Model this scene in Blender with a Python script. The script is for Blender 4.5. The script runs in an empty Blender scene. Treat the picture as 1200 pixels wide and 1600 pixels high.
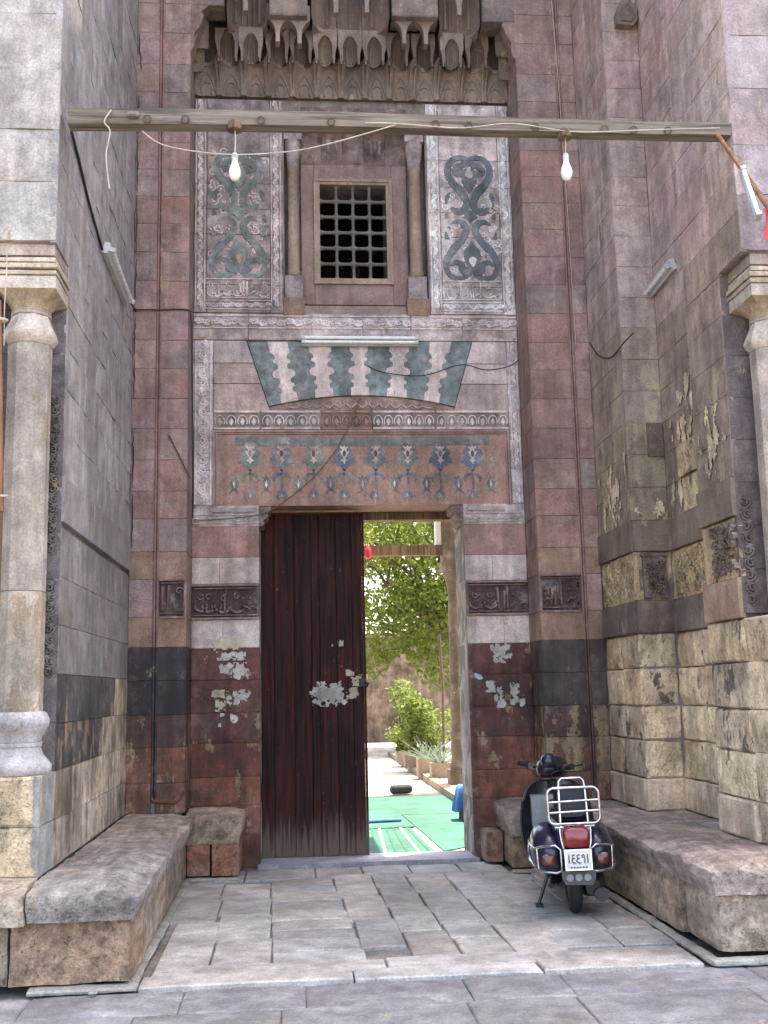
import bpy, bmesh, math, random
from mathutils import Vector, Matrix, noise
random.seed(7)
R = math.radians
scene = bpy.context.scene
COL = scene.collection

# ------------------------------------------------------------------ camera
YAW, PITCH, ROLL = R(5.0), R(9.25), R(1.25)
EYE = Vector((0, 0, 1.6))
FPX, PW, PH = 1700.0, 1200.0, 1600.0
_fw = Vector((math.sin(YAW)*math.cos(PITCH), math.cos(YAW)*math.cos(PITCH), math.sin(PITCH)))
_rt = Vector((math.cos(YAW), -math.sin(YAW), 0))
_up = _rt.cross(_fw)
RT = _rt*math.cos(ROLL) - _up*math.sin(ROLL)
UP = _rt*math.sin(ROLL) + _up*math.cos(ROLL)
FW = _fw
cam = bpy.data.cameras.new('camera')
cam.sensor_fit = 'VERTICAL'; cam.sensor_height = 36; cam.lens = 36*FPX/PH
cam.clip_start = .1; cam.clip_end = 2000
camo = bpy.data.objects.new('camera', cam); COL.objects.link(camo)
m = Matrix((RT, UP, -FW)).transposed().to_4x4(); m.translation = EYE
camo.matrix_world = m
scene.camera = camo

# ------------------------------------------------------------------ light
SUN_AZ, SUN_EL = R(58), R(75)          # azimuth from +Y (into the court), clockwise positive
world = bpy.data.worlds.new('World'); scene.world = world; world.use_nodes = True
wn = world.node_tree.nodes; wl = world.node_tree.links
sky = wn.new('ShaderNodeTexSky'); sky.sky_type = 'NISHITA'; sky.sun_disc = False
sky.sun_elevation = SUN_EL; sky.sun_rotation = SUN_AZ; sky.air_density = 1.0; sky.dust_density = 3.0; sky.ozone_density = 1.0
wl.new(sky.outputs[0], wn['Background'].inputs[0]); wn['Background'].inputs[1].default_value = .15
sun = bpy.data.lights.new('sun', 'SUN'); sun.energy = 3.0; sun.angle = R(.5); sun.color = (1, .95, .87)
suno = bpy.data.objects.new('sun', sun); COL.objects.link(suno)
sd = Vector((math.sin(SUN_AZ)*math.cos(SUN_EL), math.cos(SUN_AZ)*math.cos(SUN_EL), math.sin(SUN_EL)))
suno.rotation_euler = sd.to_track_quat('Z', 'Y').to_euler(); suno.location = (0, 0, 40)
vs = scene.view_settings; vs.view_transform = 'Standard'; vs.look = 'None'; vs.gamma = 1; vs.exposure = 2.65
vs.use_curve_mapping = False
vs.use_white_balance = True; vs.white_balance_temperature = 7600; vs.white_balance_tint = 11
scene.cycles.max_bounces = 6; scene.cycles.diffuse_bounces = 3; scene.cycles.glossy_bounces = 3; scene.cycles.transmission_bounces = 3

# ------------------------------------------------------------------ survey helpers (photo pixel -> point of the place)
def _ray(x, y): return RT*((x-PW/2)/FPX) - UP*((y-PH/2)/FPX) + FW
def at(x, y, Y):
    d = _ray(x, y); return EYE + d*(Y/d.y)
def gz(x, y, z=0.0):
    d = _ray(x, y); return EYE + d*((z-EYE.z)/d.z)
def rect(x0, y0, x1, y1, Y):
    a, b, c, d = at(x0, y0, Y), at(x1, y0, Y), at(x0, y1, Y), at(x1, y1, Y)
    return (a.x+c.x)/2, (b.x+d.x)/2, (c.z+d.z)/2, (a.z+b.z)/2      # X0,X1,Z0,Z1

# ------------------------------------------------------------------ colours
def lin(c):
    c /= 255.0
    return c/12.92 if c <= .04045 else ((c+.055)/1.055)**2.4
def C(r, g, b, a=1.0, gain=1.22): return (min(.85, lin(r)*gain), min(.85, lin(g)*gain), min(.85, lin(b)*gain), a)
def vary(c, s=.08, h=.03):
    k = 1+random.uniform(-s, s); q = random.uniform(-h, h)
    return (c[0]*k*(1+q), c[1]*k, c[2]*k*(1-q), c[3])

# ------------------------------------------------------------------ materials
class NT:
    def __init__(s, name):
        s.m = bpy.data.materials.new(name); s.m.use_nodes = True
        s.n = s.m.node_tree.nodes; s.l = s.m.node_tree.links; s.b = s.n['Principled BSDF']
    def add(s, t, **k):
        n = s.n.new(t)
        for a, v in k.items(): setattr(n, a, v)
        return n
    def put(s, sock, v):
        if isinstance(v, bpy.types.NodeSocket): s.l.new(v, sock)
        elif v is not None: sock.default_value = v
    def math(s, op, a, b=None, c=None, clamp=False):
        n = s.add('ShaderNodeMath', operation=op, use_clamp=clamp)
        s.put(n.inputs[0], a); s.put(n.inputs[1], b)
        if c is not None: s.put(n.inputs[2], c)
        return n.outputs[0]
    def noise(s, vec, scale, detail=4, rough=.55, dist=0):
        n = s.add('ShaderNodeTexNoise'); s.put(n.inputs['Vector'], vec)
        n.inputs['Scale'].default_value = scale; n.inputs['Detail'].default_value = detail
        n.inputs['Roughness'].default_value = rough; n.inputs['Distortion'].default_value = dist
        return n.outputs['Fac']
    def rng(s, v, a, b, c=0., d=1., smooth=False):
        n = s.add('ShaderNodeMapRange', clamp=True)
        if smooth: n.interpolation_type = 'SMOOTHSTEP'
        s.put(n.inputs[0], v)
        for i, q in enumerate((a, b, c, d)): s.put(n.inputs[i+1], q)
        return n.outputs[0]
    def mix(s, f, a, b, mode='MIX'):
        n = s.add('ShaderNodeMix', data_type='RGBA', blend_type=mode); n.clamp_factor = True
        s.put(n.inputs[0], f); s.put(n.inputs[6], a); s.put(n.inputs[7], b); return n.outputs[2]
    def scale(s, vec, x, y, z):
        n = s.add('ShaderNodeVectorMath', operation='MULTIPLY'); s.put(n.inputs[0], vec); n.inputs[1].default_value = (x, y, z); return n.outputs[0]
    def off(s, vec, f):
        n = s.add('ShaderNodeVectorMath', operation='MULTIPLY_ADD')
        s.put(n.inputs[0], f); n.inputs[1].default_value = (1, 1, 1); s.put(n.inputs[2], vec); return n.outputs[0]
    def grey(s, v):
        n = s.add('ShaderNodeCombineColor'); 
        for i in range(3): s.put(n.inputs[i], v)
        return n.outputs[0]
    def bump(s, h, strength, dist=.01, nrm=None):
        n = s.add('ShaderNodeBump'); n.inputs['Strength'].default_value = strength; n.inputs['Distance'].default_value = dist
        s.put(n.inputs['Height'], h)
        if nrm is not None: s.l.new(nrm, n.inputs['Normal'])
        return n.outputs[0]
    def out(s, col=None, rough=None, nrm=None, metal=None):
        s.put(s.b.inputs['Base Color'], col); s.put(s.b.inputs['Roughness'], rough)
        s.put(s.b.inputs['Metallic'], metal)
        if nrm is not None: s.l.new(nrm, s.b.inputs['Normal'])
        return s.m

def stone_mat(name, stain=.45, fine=.3, streak=.3, bump=.5, pits=0., rough=.86, under=(.50, .40, .29, 1), base=None, dust=.25, bscale=1., sscale=(7, 7, .7)):
    t = NT(name)
    pos = t.add('ShaderNodeNewGeometry').outputs['Position']
    oi = t.add('ShaderNodeObjectInfo')
    col = oi.outputs['Color'] if base is None else None
    if base is not None:
        rgb = t.add('ShaderNodeRGB'); rgb.outputs[0].default_value = base; col = rgb.outputs[0]
    peel = t.math('SUBTRACT', 1.0, oi.outputs['Alpha'])
    po = t.off(pos, t.math('MULTIPLY', oi.outputs['Random'], 9.0))
    n1 = t.noise(pos, 1.7, 4, .62)
    n2 = t.noise(po, 7.0, 6, .68)
    n3 = t.noise(po, 70.0, 2, .6)
    st = t.noise(t.scale(pos, *sscale), 1.6, 4, .6)
    f = t.math('MULTIPLY', t.rng(n1, .36, .64, 1-stain, 1+stain*.45), t.rng(n2, .36, .64, 1-fine, 1+fine*.6))
    f = t.math('MULTIPLY', f, t.rng(st, .40, .62, 1+streak*.15, 1-streak*.75))
    f = t.math('MULTIPLY', f, t.rng(n3, .34, .66, .80, 1.16))
    # pieces of paint or crust that came off
    pn = t.noise(t.scale(pos, 1, 1, .55), 5.5, 7, .72)
    thr = t.math('SUBTRACT', .63, t.math('MULTIPLY', peel, .5))
    pm = t.rng(t.math('SUBTRACT', pn, thr), -.012, .012, 0, 1)
    ucol = t.mix(t.rng(n2, .35, .7), under, (under[0]*.55, under[1]*.5, under[2]*.48, 1))
    c = t.mix(pm, col, ucol)
    # warm / cool drift and pale dust
    c = t.mix(t.rng(t.noise(po, 2.6, 2, .6), .45, .75, 0, .35), c, t.mix(1.0, c, (1.12, .93, .80, 1), 'MULTIPLY'))
    du = t.rng(t.noise(po, 4.2, 6, .72), .52, .66, 0, dust)
    c = t.mix(du, c, (.46, .43, .40, 1))
    c = t.mix(1.0, c, t.grey(f), 'MULTIPLY')
    h = t.math('ADD', t.math('MULTIPLY', n2, .8), t.math('MULTIPLY', n3, .25))
    if pits > 0:
        v = t.add('ShaderNodeTexVoronoi'); v.inputs['Scale'].default_value = 17
        t.put(v.inputs['Vector'], t.off(t.scale(pos, 1, 1, .75), n2))
        pk = t.math('MULTIPLY', t.rng(v.outputs['Distance'], .10, .26, 1, 0), t.rng(t.noise(po, 3.1, 3), .48, .62, 0, 1))
        c = t.mix(t.math('MULTIPLY', pk, pits), c, (.05, .042, .036, 1))
        h = t.math('ADD', h, t.math('MULTIPLY', t.rng(v.outputs['Distance'], .10, .26, 1, 0), -.35*pits))
    nr = t.bump(h, bump, .022*bscale)
    return t.out(c, t.rng(n2, .3, .7, rough-.1, min(1, rough+.08)), nr)

M = {}
M['stone'] = stone_mat('stone', stain=.30, fine=.26, streak=.28, bump=.55, dust=.25)
M['smooth'] = stone_mat('smooth_stone', stain=.25, fine=.2, streak=.25, bump=.3, dust=.15)
M['lime'] = stone_mat('limestone', stain=.32, fine=.32, streak=.32, bump=1.0, pits=.75, dust=.3, under=(.20, .17, .14, 1), bscale=1.5)
M['paint'] = stone_mat('painted_stone', stain=.5, fine=.42, streak=.5, bump=.5, rough=.72, under=(.42, .30, .18, 1), dust=.12)
M['carved'] = stone_mat('carved_stone', stain=.32, fine=.48, streak=.25, bump=.9, dust=.5)
M['relief'] = stone_mat('limewashed_relief', stain=.28, fine=.40, streak=.2, bump=.6, dust=.4)
M['inlay'] = stone_mat('marble_inlay', stain=.4, fine=.5, streak=.3, bump=.25, dust=.5, rough=.75)
M['mortar'] = stone_mat('mortar', base=(.29, .245, .225, 1), bump=.8)
M['pave'] = stone_mat('paving', stain=.28, fine=.28, streak=0., bump=.6, rough=.78, dust=.35)
M['shadebox'] = stone_mat('shade_box_dark', base=(.035, .03, .028, 1))  # near-black: the shade inside the window is put into this colour
M['courtstone'] = stone_mat('court_stone', base=(.40, .35, .29, 1), bump=.4)

def plain(name, col, rough=.5, metal=0, bump=0, nscale=30, var=.25, coat=0, spec=None):
    t = NT(name); pos = t.add('ShaderNodeNewGeometry').outputs['Position']
    n = t.noise(pos, nscale, 5, .6); n2 = t.noise(pos, nscale*.12, 4, .6)
    f = t.math('MULTIPLY', t.rng(n, .3, .7, 1-var, 1+var*.5), t.rng(n2, .3, .7, 1-var, 1+var*.4))
    c = t.mix(1.0, (*col[:3], 1), t.grey(f), 'MULTIPLY')
    if coat: t.b.inputs['Coat Weight'].default_value = coat; t.b.inputs['Coat Roughness'].default_value = .06
    return t.out(c, t.rng(n, .3, .7, max(.02, rough-.08), rough+.1), t.bump(n, bump, .004) if bump else None, metal)

def wood_mat(name, c1, c2, c3, scale=1., worn=None, rough=.65, axis='z', spec=.4):
    t = NT(name); pos = t.add('ShaderNodeNewGeometry').outputs['Position']; oi = t.add('ShaderNodeObjectInfo')
    po = t.off(pos, t.math('MULTIPLY', oi.outputs['Random'], 13.))
    k = (26, 26, .9) if axis == 'z' else (.9, 26, 26)
    g = t.noise(t.scale(po, *[q*scale for q in k]), 1.5, 8, .68, .4)
    g2 = t.noise(t.scale(po, *[(q if q < 2 else 5)*scale for q in k]), 1.3, 5, .6)
    c = t.mix(t.rng(g2, .42, .60), c1, c2)
    c = t.mix(t.rng(g, .47, .62, 0, .85), c, c3)
    if worn:
        z = t.add('ShaderNodeSeparateXYZ'); t.put(z.inputs[0], pos)
        wz = t.math('ADD', t.rng(z.outputs[2], .03, .62, .75, 0), t.math('MULTIPLY', t.math('SUBTRACT', g, .5), 1.6))
        c = t.mix(t.rng(wz, .30, .62, 0, .85), c, worn)
    sp = t.noise(po, 16, 9, .75)
    c = t.mix(t.rng(sp, .62, .68, 0, .5), c, (.28, .20, .15, 1))
    t.b.inputs['Specular IOR Level'].default_value = spec
    nr = t.bump(t.math('ADD', g, t.math('MULTIPLY', sp, .4)), .7, .006)
    return t.out(c, t.rng(g, .3, .7, rough-.15, rough+.15), nr)

M['door'] = wood_mat('door_wood', (.024, .010, .009, 1), (.062, .014, .011, 1), (.006, .006, .007, 1), worn=(.15, .11, .085, 1), rough=.75, spec=.2)
M['beam'] = wood_mat('beam_wood', (.22, .185, .15, 1), (.15, .12, .095, 1), (.06, .05, .042, 1), axis='x', rough=.8)
M['oldwood'] = wood_mat('old_wood', (.20, .13, .08, 1), (.13, .08, .05, 1), (.05, .03, .02, 1), rough=.8)
M['post'] = wood_mat('post_wood', (.36, .17, .08, 1), (.25, .11, .05, 1), (.09, .05, .03, 1), rough=.7)
M['paper'] = plain('torn_paper', (.52, .48, .44), .9, nscale=14, var=.45, bump=.4)
M['paper2'] = plain('old_paper', (.50, .43, .32), .9, nscale=14, var=.4, bump=.4)
M['paperblue'] = plain('blue_paper', (.30, .48, .55), .9, var=.2)
M['black'] = plain('black_rubber', (.012, .012, .013), .7, nscale=60, bump=.3)
M['cable'] = plain('cable', (.02, .018, .018), .6)
M['string'] = plain('string', (.55, .48, .40), .9)
M['iron'] = plain('iron', (.16, .11, .085), .65, .5, bump=.4)
M['bulb'] = plain('white_bulb', (.82, .80, .72), .18, var=.03, coat=.6)
M['tube'] = plain('lamp_tube', (.80, .82, .80), .25, var=.05)
M['grille'] = plain('grille_iron', (.20, .17, .15), .8, .1, var=.35, bump=.4)
M['enamel'] = plain('lamp_enamel', (.55, .56, .55), .4, var=.15)
M['dull'] = plain('dull_metal', (.30, .31, .32), .45, .4, var=.2)
M['scoot'] = plain('scooter_paint', (.007, .010, .040), .34, .0, var=.45, nscale=22, coat=.45)
M['scootdark'] = plain('scooter_black', (.010, .012, .018), .35, var=.2, coat=.3)
M['chrome'] = plain('chrome', (.72, .72, .76), .2, 1.0, var=.35, nscale=40)
M['seat'] = plain('seat_vinyl', (.012, .014, .03), .42, bump=.3, nscale=90)
M['redlens'] = plain('red_lens', (.20, .008, .012), .18, var=.1, coat=.8)
M['amber'] = plain('amber_lens', (.13, .02, .012), .2, var=.2, coat=.6)
M['plate'] = plain('number_plate', (.62, .62, .58), .45, var=.2, nscale=50)
M['ink'] = plain('plate_ink', (.02, .02, .025), .6)
M['engine'] = plain('engine_metal', (.07, .065, .06), .6, .5, bump=.4)
M['flap'] = plain('mud_flap', (.10, .10, .10), .75, bump=.3)
M['blue'] = plain('blue_cloth', (.03, .13, .36), .9, nscale=22, var=.35, bump=.6)
M['blue2'] = plain('dark_blue_cloth', (.012, .03, .16), .9, nscale=22, var=.35, bump=.6)
M['mat'] = plain('green_mat', (.022, .13, .085), .9, nscale=9, var=.55, bump=.8)
M['matblue'] = plain('blue_edge', (.03, .10, .30), .8)
M['shoe'] = plain('dark_leather', (.03, .028, .03), .5)
M['red'] = plain('red_plastic', (.55, .02, .015), .4)
M['pink'] = plain('red_flag', (.62, .10, .12), .8, nscale=40)
M['pot'] = plain('planter_stone', (.34, .27, .21), .9, bump=.6)
M['cwall'] = stone_mat('court_wall', base=(.24, .18, .14, 1), stain=.6, bump=.5)
M['ochre'] = stone_mat('arcade_stone', base=(.30, .21, .13, 1), stain=.35)
M['ochre2'] = stone_mat('court_column_stone', base=(.15, .115, .08, 1), stain=.35)
M['bark'] = plain('bark', (.12, .085, .06), .9, nscale=12, bump=1)
M['white'] = plain('white_paint', (.75, .75, .73), .5, var=.1)

def leaf_mat(name, c1, c2):
    t = NT(name); geo = t.add('ShaderNodeNewGeometry')
    n = t.noise(geo.outputs['Position'], 2.2, 4, .6)
    c = t.mix(t.math('ADD', t.math('MULTIPLY', geo.outputs['Random Per Island'], .6), t.math('MULTIPLY', n, .5)), c1, c2)
    tr = t.add('ShaderNodeBsdfTranslucent'); t.l.new(c, tr.inputs[0])
    t.put(t.b.inputs['Base Color'], c); t.b.inputs['Roughness'].default_value = .55
    mx = t.add('ShaderNodeMixShader'); mx.inputs[0].default_value = .55
    t.l.new(t.b.outputs[0], mx.inputs[1]); t.l.new(tr.outputs[0], mx.inputs[2])
    t.l.new(mx.outputs[0], t.n['Material Output'].inputs[0]); return t.m
M['leaf'] = leaf_mat('tree_leaf', (.07, .125, .02, 1), (.23, .28, .05, 1))
M['leaf2'] = leaf_mat('shrub_leaf', (.09, .15, .03, 1), (.20, .26, .06, 1))
M['agave'] = leaf_mat('agave_leaf', (.06, .10, .07, 1), (.13, .17, .12, 1))

# ------------------------------------------------------------------ object helpers
def tag(o, label=None, cat=None, group=None, kind=None):
    if label: o['label'] = label
    if cat: o['category'] = cat
    if group: o['group'] = group
    if kind: o['kind'] = kind
    return o
def link(name, me, mat=None, parent=None, loc=(0, 0, 0), rot=(0, 0, 0), color=None):
    o = bpy.data.objects.new(name, me); COL.objects.link(o)
    if me is not None and mat is not None and not me.materials: me.materials.append(M[mat] if isinstance(mat, str) else mat)
    o.location = loc; o.rotation_euler = rot
    if color is not None: o.color = color
    if parent is not None: o.parent = parent
    return o
def empty(name, loc=(0, 0, 0), rot=(0, 0, 0)):
    return link(name, None, None, None, loc, rot)
def smooth(me, ang=40):
    for p in me.polygons: p.use_smooth = True
    try: me.set_sharp_from_angle(angle=R(ang))
    except Exception: pass

class MB:
    def __init__(s): s.v = []; s.f = []
    def add(s, vs_, fs):
        b = len(s.v); s.v += [tuple(p) for p in vs_]; s.f += [tuple(i+b for i in f) for f in fs]; return s
    def box(s, x0, x1, y0, y1, z0, z1):
        return s.add([(x0, y0, z0), (x1, y0, z0), (x1, y1, z0), (x0, y1, z0), (x0, y0, z1), (x1, y0, z1), (x1, y1, z1), (x0, y1, z1)],
                     [(0, 3, 2, 1), (4, 5, 6, 7), (0, 1, 5, 4), (1, 2, 6, 5), (2, 3, 7, 6), (3, 0, 4, 7)])
    def prism(s, poly, y0, y1):          # polygon in (x,z), counter-clockwise seen from -y, front at y0
        n = len(poly)
        s.add([(x, y0, z) for x, z in poly]+[(x, y1, z) for x, z in poly],
              [tuple(range(n)), tuple(range(2*n-1, n-1, -1))]+[((i+1) % n, i, n+i, n+(i+1) % n) for i in range(n)])
        return s
    def prismz(s, poly, z0, z1):         # polygon in (x,y)
        n = len(poly)
        s.add([(x, y, z0) for x, y in poly]+[(x, y, z1) for x, y in poly],
              [tuple(range(n-1, -1, -1)), tuple(range(n, 2*n))]+[(i, (i+1) % n, n+(i+1) % n, n+i) for i in range(n)])
        return s
    def tube(s, pts, r, n=8, closed=False, cap=True):
        pts = [Vector(p) for p in pts]; N = len(pts); rings = []
        rr = r if isinstance(r, (list, tuple)) else [r]*N
        prev = None
        for i, p in enumerate(pts):
            a = pts[(i-1) % N] if (closed or i > 0) else p
            b = pts[(i+1) % N] if (closed or i < N-1) else p
            d = (b-a).normalized() if (b-a).length > 1e-9 else Vector((0, 0, 1))
            if prev is None:
                u = d.orthogonal().normalized()
            else:
                u = (prev-d*prev.dot(d)); u = u.normalized() if u.length > 1e-6 else d.orthogonal().normalized()
            prev = u; w = d.cross(u)
            rings.append([p+(u*math.cos(2*math.pi*k/n)+w*math.sin(2*math.pi*k/n))*rr[i] for k in range(n)])
        vs_ = [q for g in rings for q in g]; fs = []
        for i in range(N if closed else N-1):
            j = (i+1) % N
            for k in range(n): fs.append((i*n+k, i*n+(k+1) % n, j*n+(k+1) % n, j*n+k))
        if cap and not closed:
            fs += [tuple(range(n-1, -1, -1)), tuple(range((N-1)*n, N*n))]
        return s.add(vs_, fs)
    def lathe(s, prof, n=24, c=(0, 0), a0=0., cap=True):     # prof [(r,z)] about z axis
        vs_ = []; fs = []
        for r, z in prof:
            for k in range(n):
                a = a0+2*math.pi*k/n; vs_.append((c[0]+r*math.cos(a), c[1]+r*math.sin(a), z))
        for i in range(len(prof)-1):
            for k in range(n): fs.append((i*n+k, i*n+(k+1) % n, (i+1)*n+(k+1) % n, (i+1)*n+k))
        if cap: fs += [tuple(range(n-1, -1, -1)), tuple(range((len(prof)-1)*n, len(prof)*n))]
        return s.add(vs_, fs)
    def ribbon(s, pts, w, y0, y1):       # flat strip in the xz plane, back at y1, face at y0 (towards -y)
        N = len(pts); ww = w if isinstance(w, (list, tuple)) else [w]*N
        vs_ = []; fs = []
        for i, (x, z) in enumerate(pts):
            a = pts[max(0, i-1)]; b = pts[min(N-1, i+1)]
            d = Vector((b[0]-a[0], b[1]-a[1])); d = d.normalized() if d.length > 1e-9 else Vector((1, 0))
            nx, nz = -d.y*ww[i]/2, d.x*ww[i]/2
            vs_ += [(x+nx, y1, z+nz), (x+nx*.8, y0, z+nz*.8), (x-nx*.8, y0, z-nz*.8), (x-nx, y1, z-nz)]
        for i in range(N-1):
            for k in range(3): fs.append((i*4+k, i*4+k+1, i*4+4+k+1, i*4+4+k))
        fs += [(3, 2, 1, 0), (4*N-4, 4*N-3, 4*N-2, 4*N-1)]
        return s.add(vs_, fs)
    def xf(s, mat):
        s.v = [tuple(mat @ Vector(p)) for p in s.v]; return s
    def mesh(s, name, sm=None):
        me = bpy.data.meshes.new(name); me.from_pydata(s.v, [], s.f); me.update()
        if sm: smooth(me, sm)
        return me
    def build(s, name, mat, parent=None, loc=(0, 0, 0), rot=(0, 0, 0), color=None, sm=None, fix=True):
        me = s.mesh(name)
        if fix:
            bm = bmesh.new(); bm.from_mesh(me); bmesh.ops.recalc_face_normals(bm, faces=bm.faces); bm.to_mesh(me); bm.free()
        if sm: smooth(me, sm)
        return link(name, me, mat, parent, loc, rot, color)

def block_mesh(w, h, d, rough=.004, bev=.008, cell=.12, pillow=.0):
    """stone of a wall: face on y=0 (towards -y), joints bevelled, body to y=d"""
    nx = max(1, min(7, round(w/cell))); nz = max(1, min(5, round(h/cell)))
    bx = min(bev*random.uniform(.7, 1.5), w*.2); bz = min(bev*random.uniform(.7, 1.5), h*.2)
    xs = [0]+[bx+(w-2*bx)*i/nx for i in range(nx+1)]+[w]
    zs = [0]+[bz+(h-2*bz)*i/nz for i in range(nz+1)]+[h]
    so = Vector((random.uniform(0, 99), random.uniform(0, 99), random.uniform(0, 99)))
    v = []; f = []; A = len(xs); B = len(zs)
    for j, z in enumerate(zs):
        for i, x in enumerate(xs):
            e = (i in (0, A-1)) or (j in (0, B-1))
            q = noise.noise(Vector((x*6, z*6, 0))+so)*rough + noise.noise(Vector((x*23, z*23, 3))+so)*rough*.6
            y = q+(bev if e else 0)+pillow*((abs(x/w-.5)*2)**4+(abs(z/h-.5)*2)**4)
            dx = noise.noise(Vector((x*9, z*9, 7))+so)*rough*.7 if e else 0
            v.append((min(w, max(0, x+(dx if i in (0, A-1) else 0))), y, min(h, max(0, z+(dx if j in (0, B-1) else 0)))))
    for j in range(B-1):
        for i in range(A-1):
            f.append((j*A+i, j*A+i+1, (j+1)*A+i+1, (j+1)*A+i))
    ring = [i for i in range(A)]+[j*A+A-1 for j in range(1, B)]+[(B-1)*A+i for i in range(A-2, -1, -1)]+[j*A for j in range(B-2, 0, -1)]
    b = len(v)
    for k in ring: v.append((v[k][0], d, v[k][2]))
    n = len(ring)
    for k in range(n): f.append((ring[(k+1) % n], ring[k], b+k, b+(k+1) % n))
    me = bpy.data.meshes.new('stone'); me.from_pydata(v, [], f); me.update()
    smooth(me, 35)
    return me

def rock_mesh(w, d, h, r=.05, amp=.012, cell=.07, ero=0., sides=''):
    """rough hewn stone, origin at its low corner; worn down along the exposed top edges named in sides (e w s n)"""
    nx, ny, nz = [max(2, min(44, round(q/cell))) for q in (w, d, h)]
    nz = max(nz, 4) if ero else nz
    so = Vector((random.uniform(0, 99), random.uniform(0, 99), random.uniform(0, 99)))
    bm = bmesh.new(); vmap = {}
    def sm_(x): x = min(1, max(0, x)); return x*x*(3-2*x)
    def vert(i, j, k):
        key = (i, j, k)
        if key in vmap: return vmap[key]
        p = Vector((w*i/nx, d*j/ny, h*k/nz))
        rr_ = min(r, w/2.01, d/2.01, h/2.01)
        c = Vector((min(max(p.x, rr_), w-rr_), min(max(p.y, rr_), d-rr_), min(max(p.z, rr_), h-rr_)))
        e = p-c
        if e.length > 1e-6: p = c+e.normalized()*min(e.length, rr_)
        nd = Vector((i in (0, nx) and (1 if i else -1), j in (0, ny) and (1 if j else -1), k in (0, nz) and (1 if k else -1)))
        if nd.length: nd.normalize()
        a = noise.noise(p*2.2+so)*.6+noise.noise(p*8+so)*.7+noise.noise(p*21+so)*.45
        p = p+nd*((a-.3)*amp)
        if ero:
            de = 9.
            if 'e' in sides: de = min(de, w-p.x)
            if 'w' in sides: de = min(de, p.x)
            if 's' in sides: de = min(de, p.y)
            if 'n' in sides: de = min(de, d-p.y)
            q = noise.noise(Vector((p.x*2.6, p.y*2.6, 0))+so); q2 = noise.noise(Vector((p.x*7, p.y*7, 4))+so)
            wear = ero*sm_(1-de/.24)*(.75+.55*q+.35*q2)+.012*q2
            p.z -= max(0, wear)*(p.z/h)
            if de < .03 or nd.x or nd.y:              # ragged, undercut front
                f = p.z/h; und = .035*sm_((.55-f)/.4)+.03*max(0, q2+.2*q)
                if 'e' in sides and i == nx: p.x -= und
                if 'w' in sides and i == 0: p.x += und
                if 's' in sides and j == 0: p.y += und
        vmap[key] = bm.verts.new(p); return vmap[key]
    def quad(a, b, c, d_): bm.faces.new((vert(*a), vert(*b), vert(*c), vert(*d_)))
    for i in range(nx):
        for j in range(ny):
            quad((i, j, nz), (i+1, j, nz), (i+1, j+1, nz), (i, j+1, nz)); quad((i, j+1, 0), (i+1, j+1, 0), (i+1, j, 0), (i, j, 0))
        for k in range(nz):
            quad((i, 0, k), (i+1, 0, k), (i+1, 0, k+1), (i, 0, k+1)); quad((i, ny, k+1), (i+1, ny, k+1), (i+1, ny, k), (i, ny, k))
    for j in range(ny):
        for k in range(nz):
            quad((0, j, k+1), (0, j+1, k+1), (0, j+1, k), (0, j, k)); quad((nx, j, k), (nx, j+1, k), (nx, j+1, k+1), (nx, j, k+1))
    me = bpy.data.meshes.new('rock'); bm.to_mesh(me); bm.free(); smooth(me, 38)
    return me

def split(a, b, ln, jit=.25, shift=0.):
    """cut an interval into stones about ln long"""
    n = max(1, round((b-a)/ln)); xs = [a]
    for i in range(1, n): xs.append(a+(b-a)*(i+random.uniform(-jit, jit)*.8+shift)/n)
    xs.append(b); return [(xs[i], xs[i+1]) for i in range(n)]

def course(parent, O, rz, x0, x1, z0, z1, ln, colfn, mat='stone', gap=.0018, d=.10, rough=.004, bev=.003, out=0., jit=.25, name='stone', cuts=None, pillow=0, cell=.12, mats=None):
    ca, sa = math.cos(rz), math.sin(rz)
    segs = split(x0, x1, ln, jit) if cuts is None else [(cuts[i], cuts[i+1]) for i in range(len(cuts)-1)]
    for k, (a, b) in enumerate(segs):
        g = gap*random.uniform(.5, 1.5)
        me = block_mesh(b-a-g, z1-z0-g, d, rough, bev, cell, pillow)
        lo = out+random.uniform(-.5, .5)*min(.006, bev*.7)
        lx, ly = a+g/2, -lo
        c = colfn((a+b)/2, (z0+z1)/2, k)
        mt = mats((a+b)/2, (z0+z1)/2) if mats else mat
        link(name, me, mt, parent, (O[0]+ca*lx-sa*ly, O[1]+sa*lx+ca*ly, z0+g/2), (0, 0, rz), c)

# dimensions read from the survey, all but the total wall height
YF, YP, ZB = 10.55, 10.05, .56
XL, XA, XN, XC = -1.47, 2.93, 3.26, 3.03
PX0, PX1 = -.95, 2.33           # inner edges of the two piers
DX0, DX1, DZ = -.30, 1.71, 3.385
HT = 26.0  # wall tops out of view, raised until the building shades the forecourt
ZS = [.56, .82, 1.13, 1.415, 1.72, 2.02, 2.29, 2.635, 2.89, 3.195, 3.455, 3.75, 4.05, 4.34, 4.63, 4.91, 5.205, 5.50, 5.79, 6.08, 6.36, 6.64, 6.92, 7.20, 7.45, 7.75, 8.09, 8.41, 8.72, 9.0]

# ================================================================== SETTING: ground, street, pavement
gm = MB().add([(-300, -300, 0), (300, -300, 0), (300, 300, 0), (-300, 300, 0)], [(0, 1, 2, 3)])
ground = tag(gm.build('ground', stone_mat('ground_earth', base=(.20, .18, .165, 1), bump=.6), loc=(0, 0, -.045)), kind='structure')
pb = MB().box(-3.3, 4.2, -1.0, 10.62, -.04, -.026)
pavement = tag(pb.build('pavement', stone_mat('joint_dirt', base=(.25, .23, .21, 1), bump=.8)), kind='structure')

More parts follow.
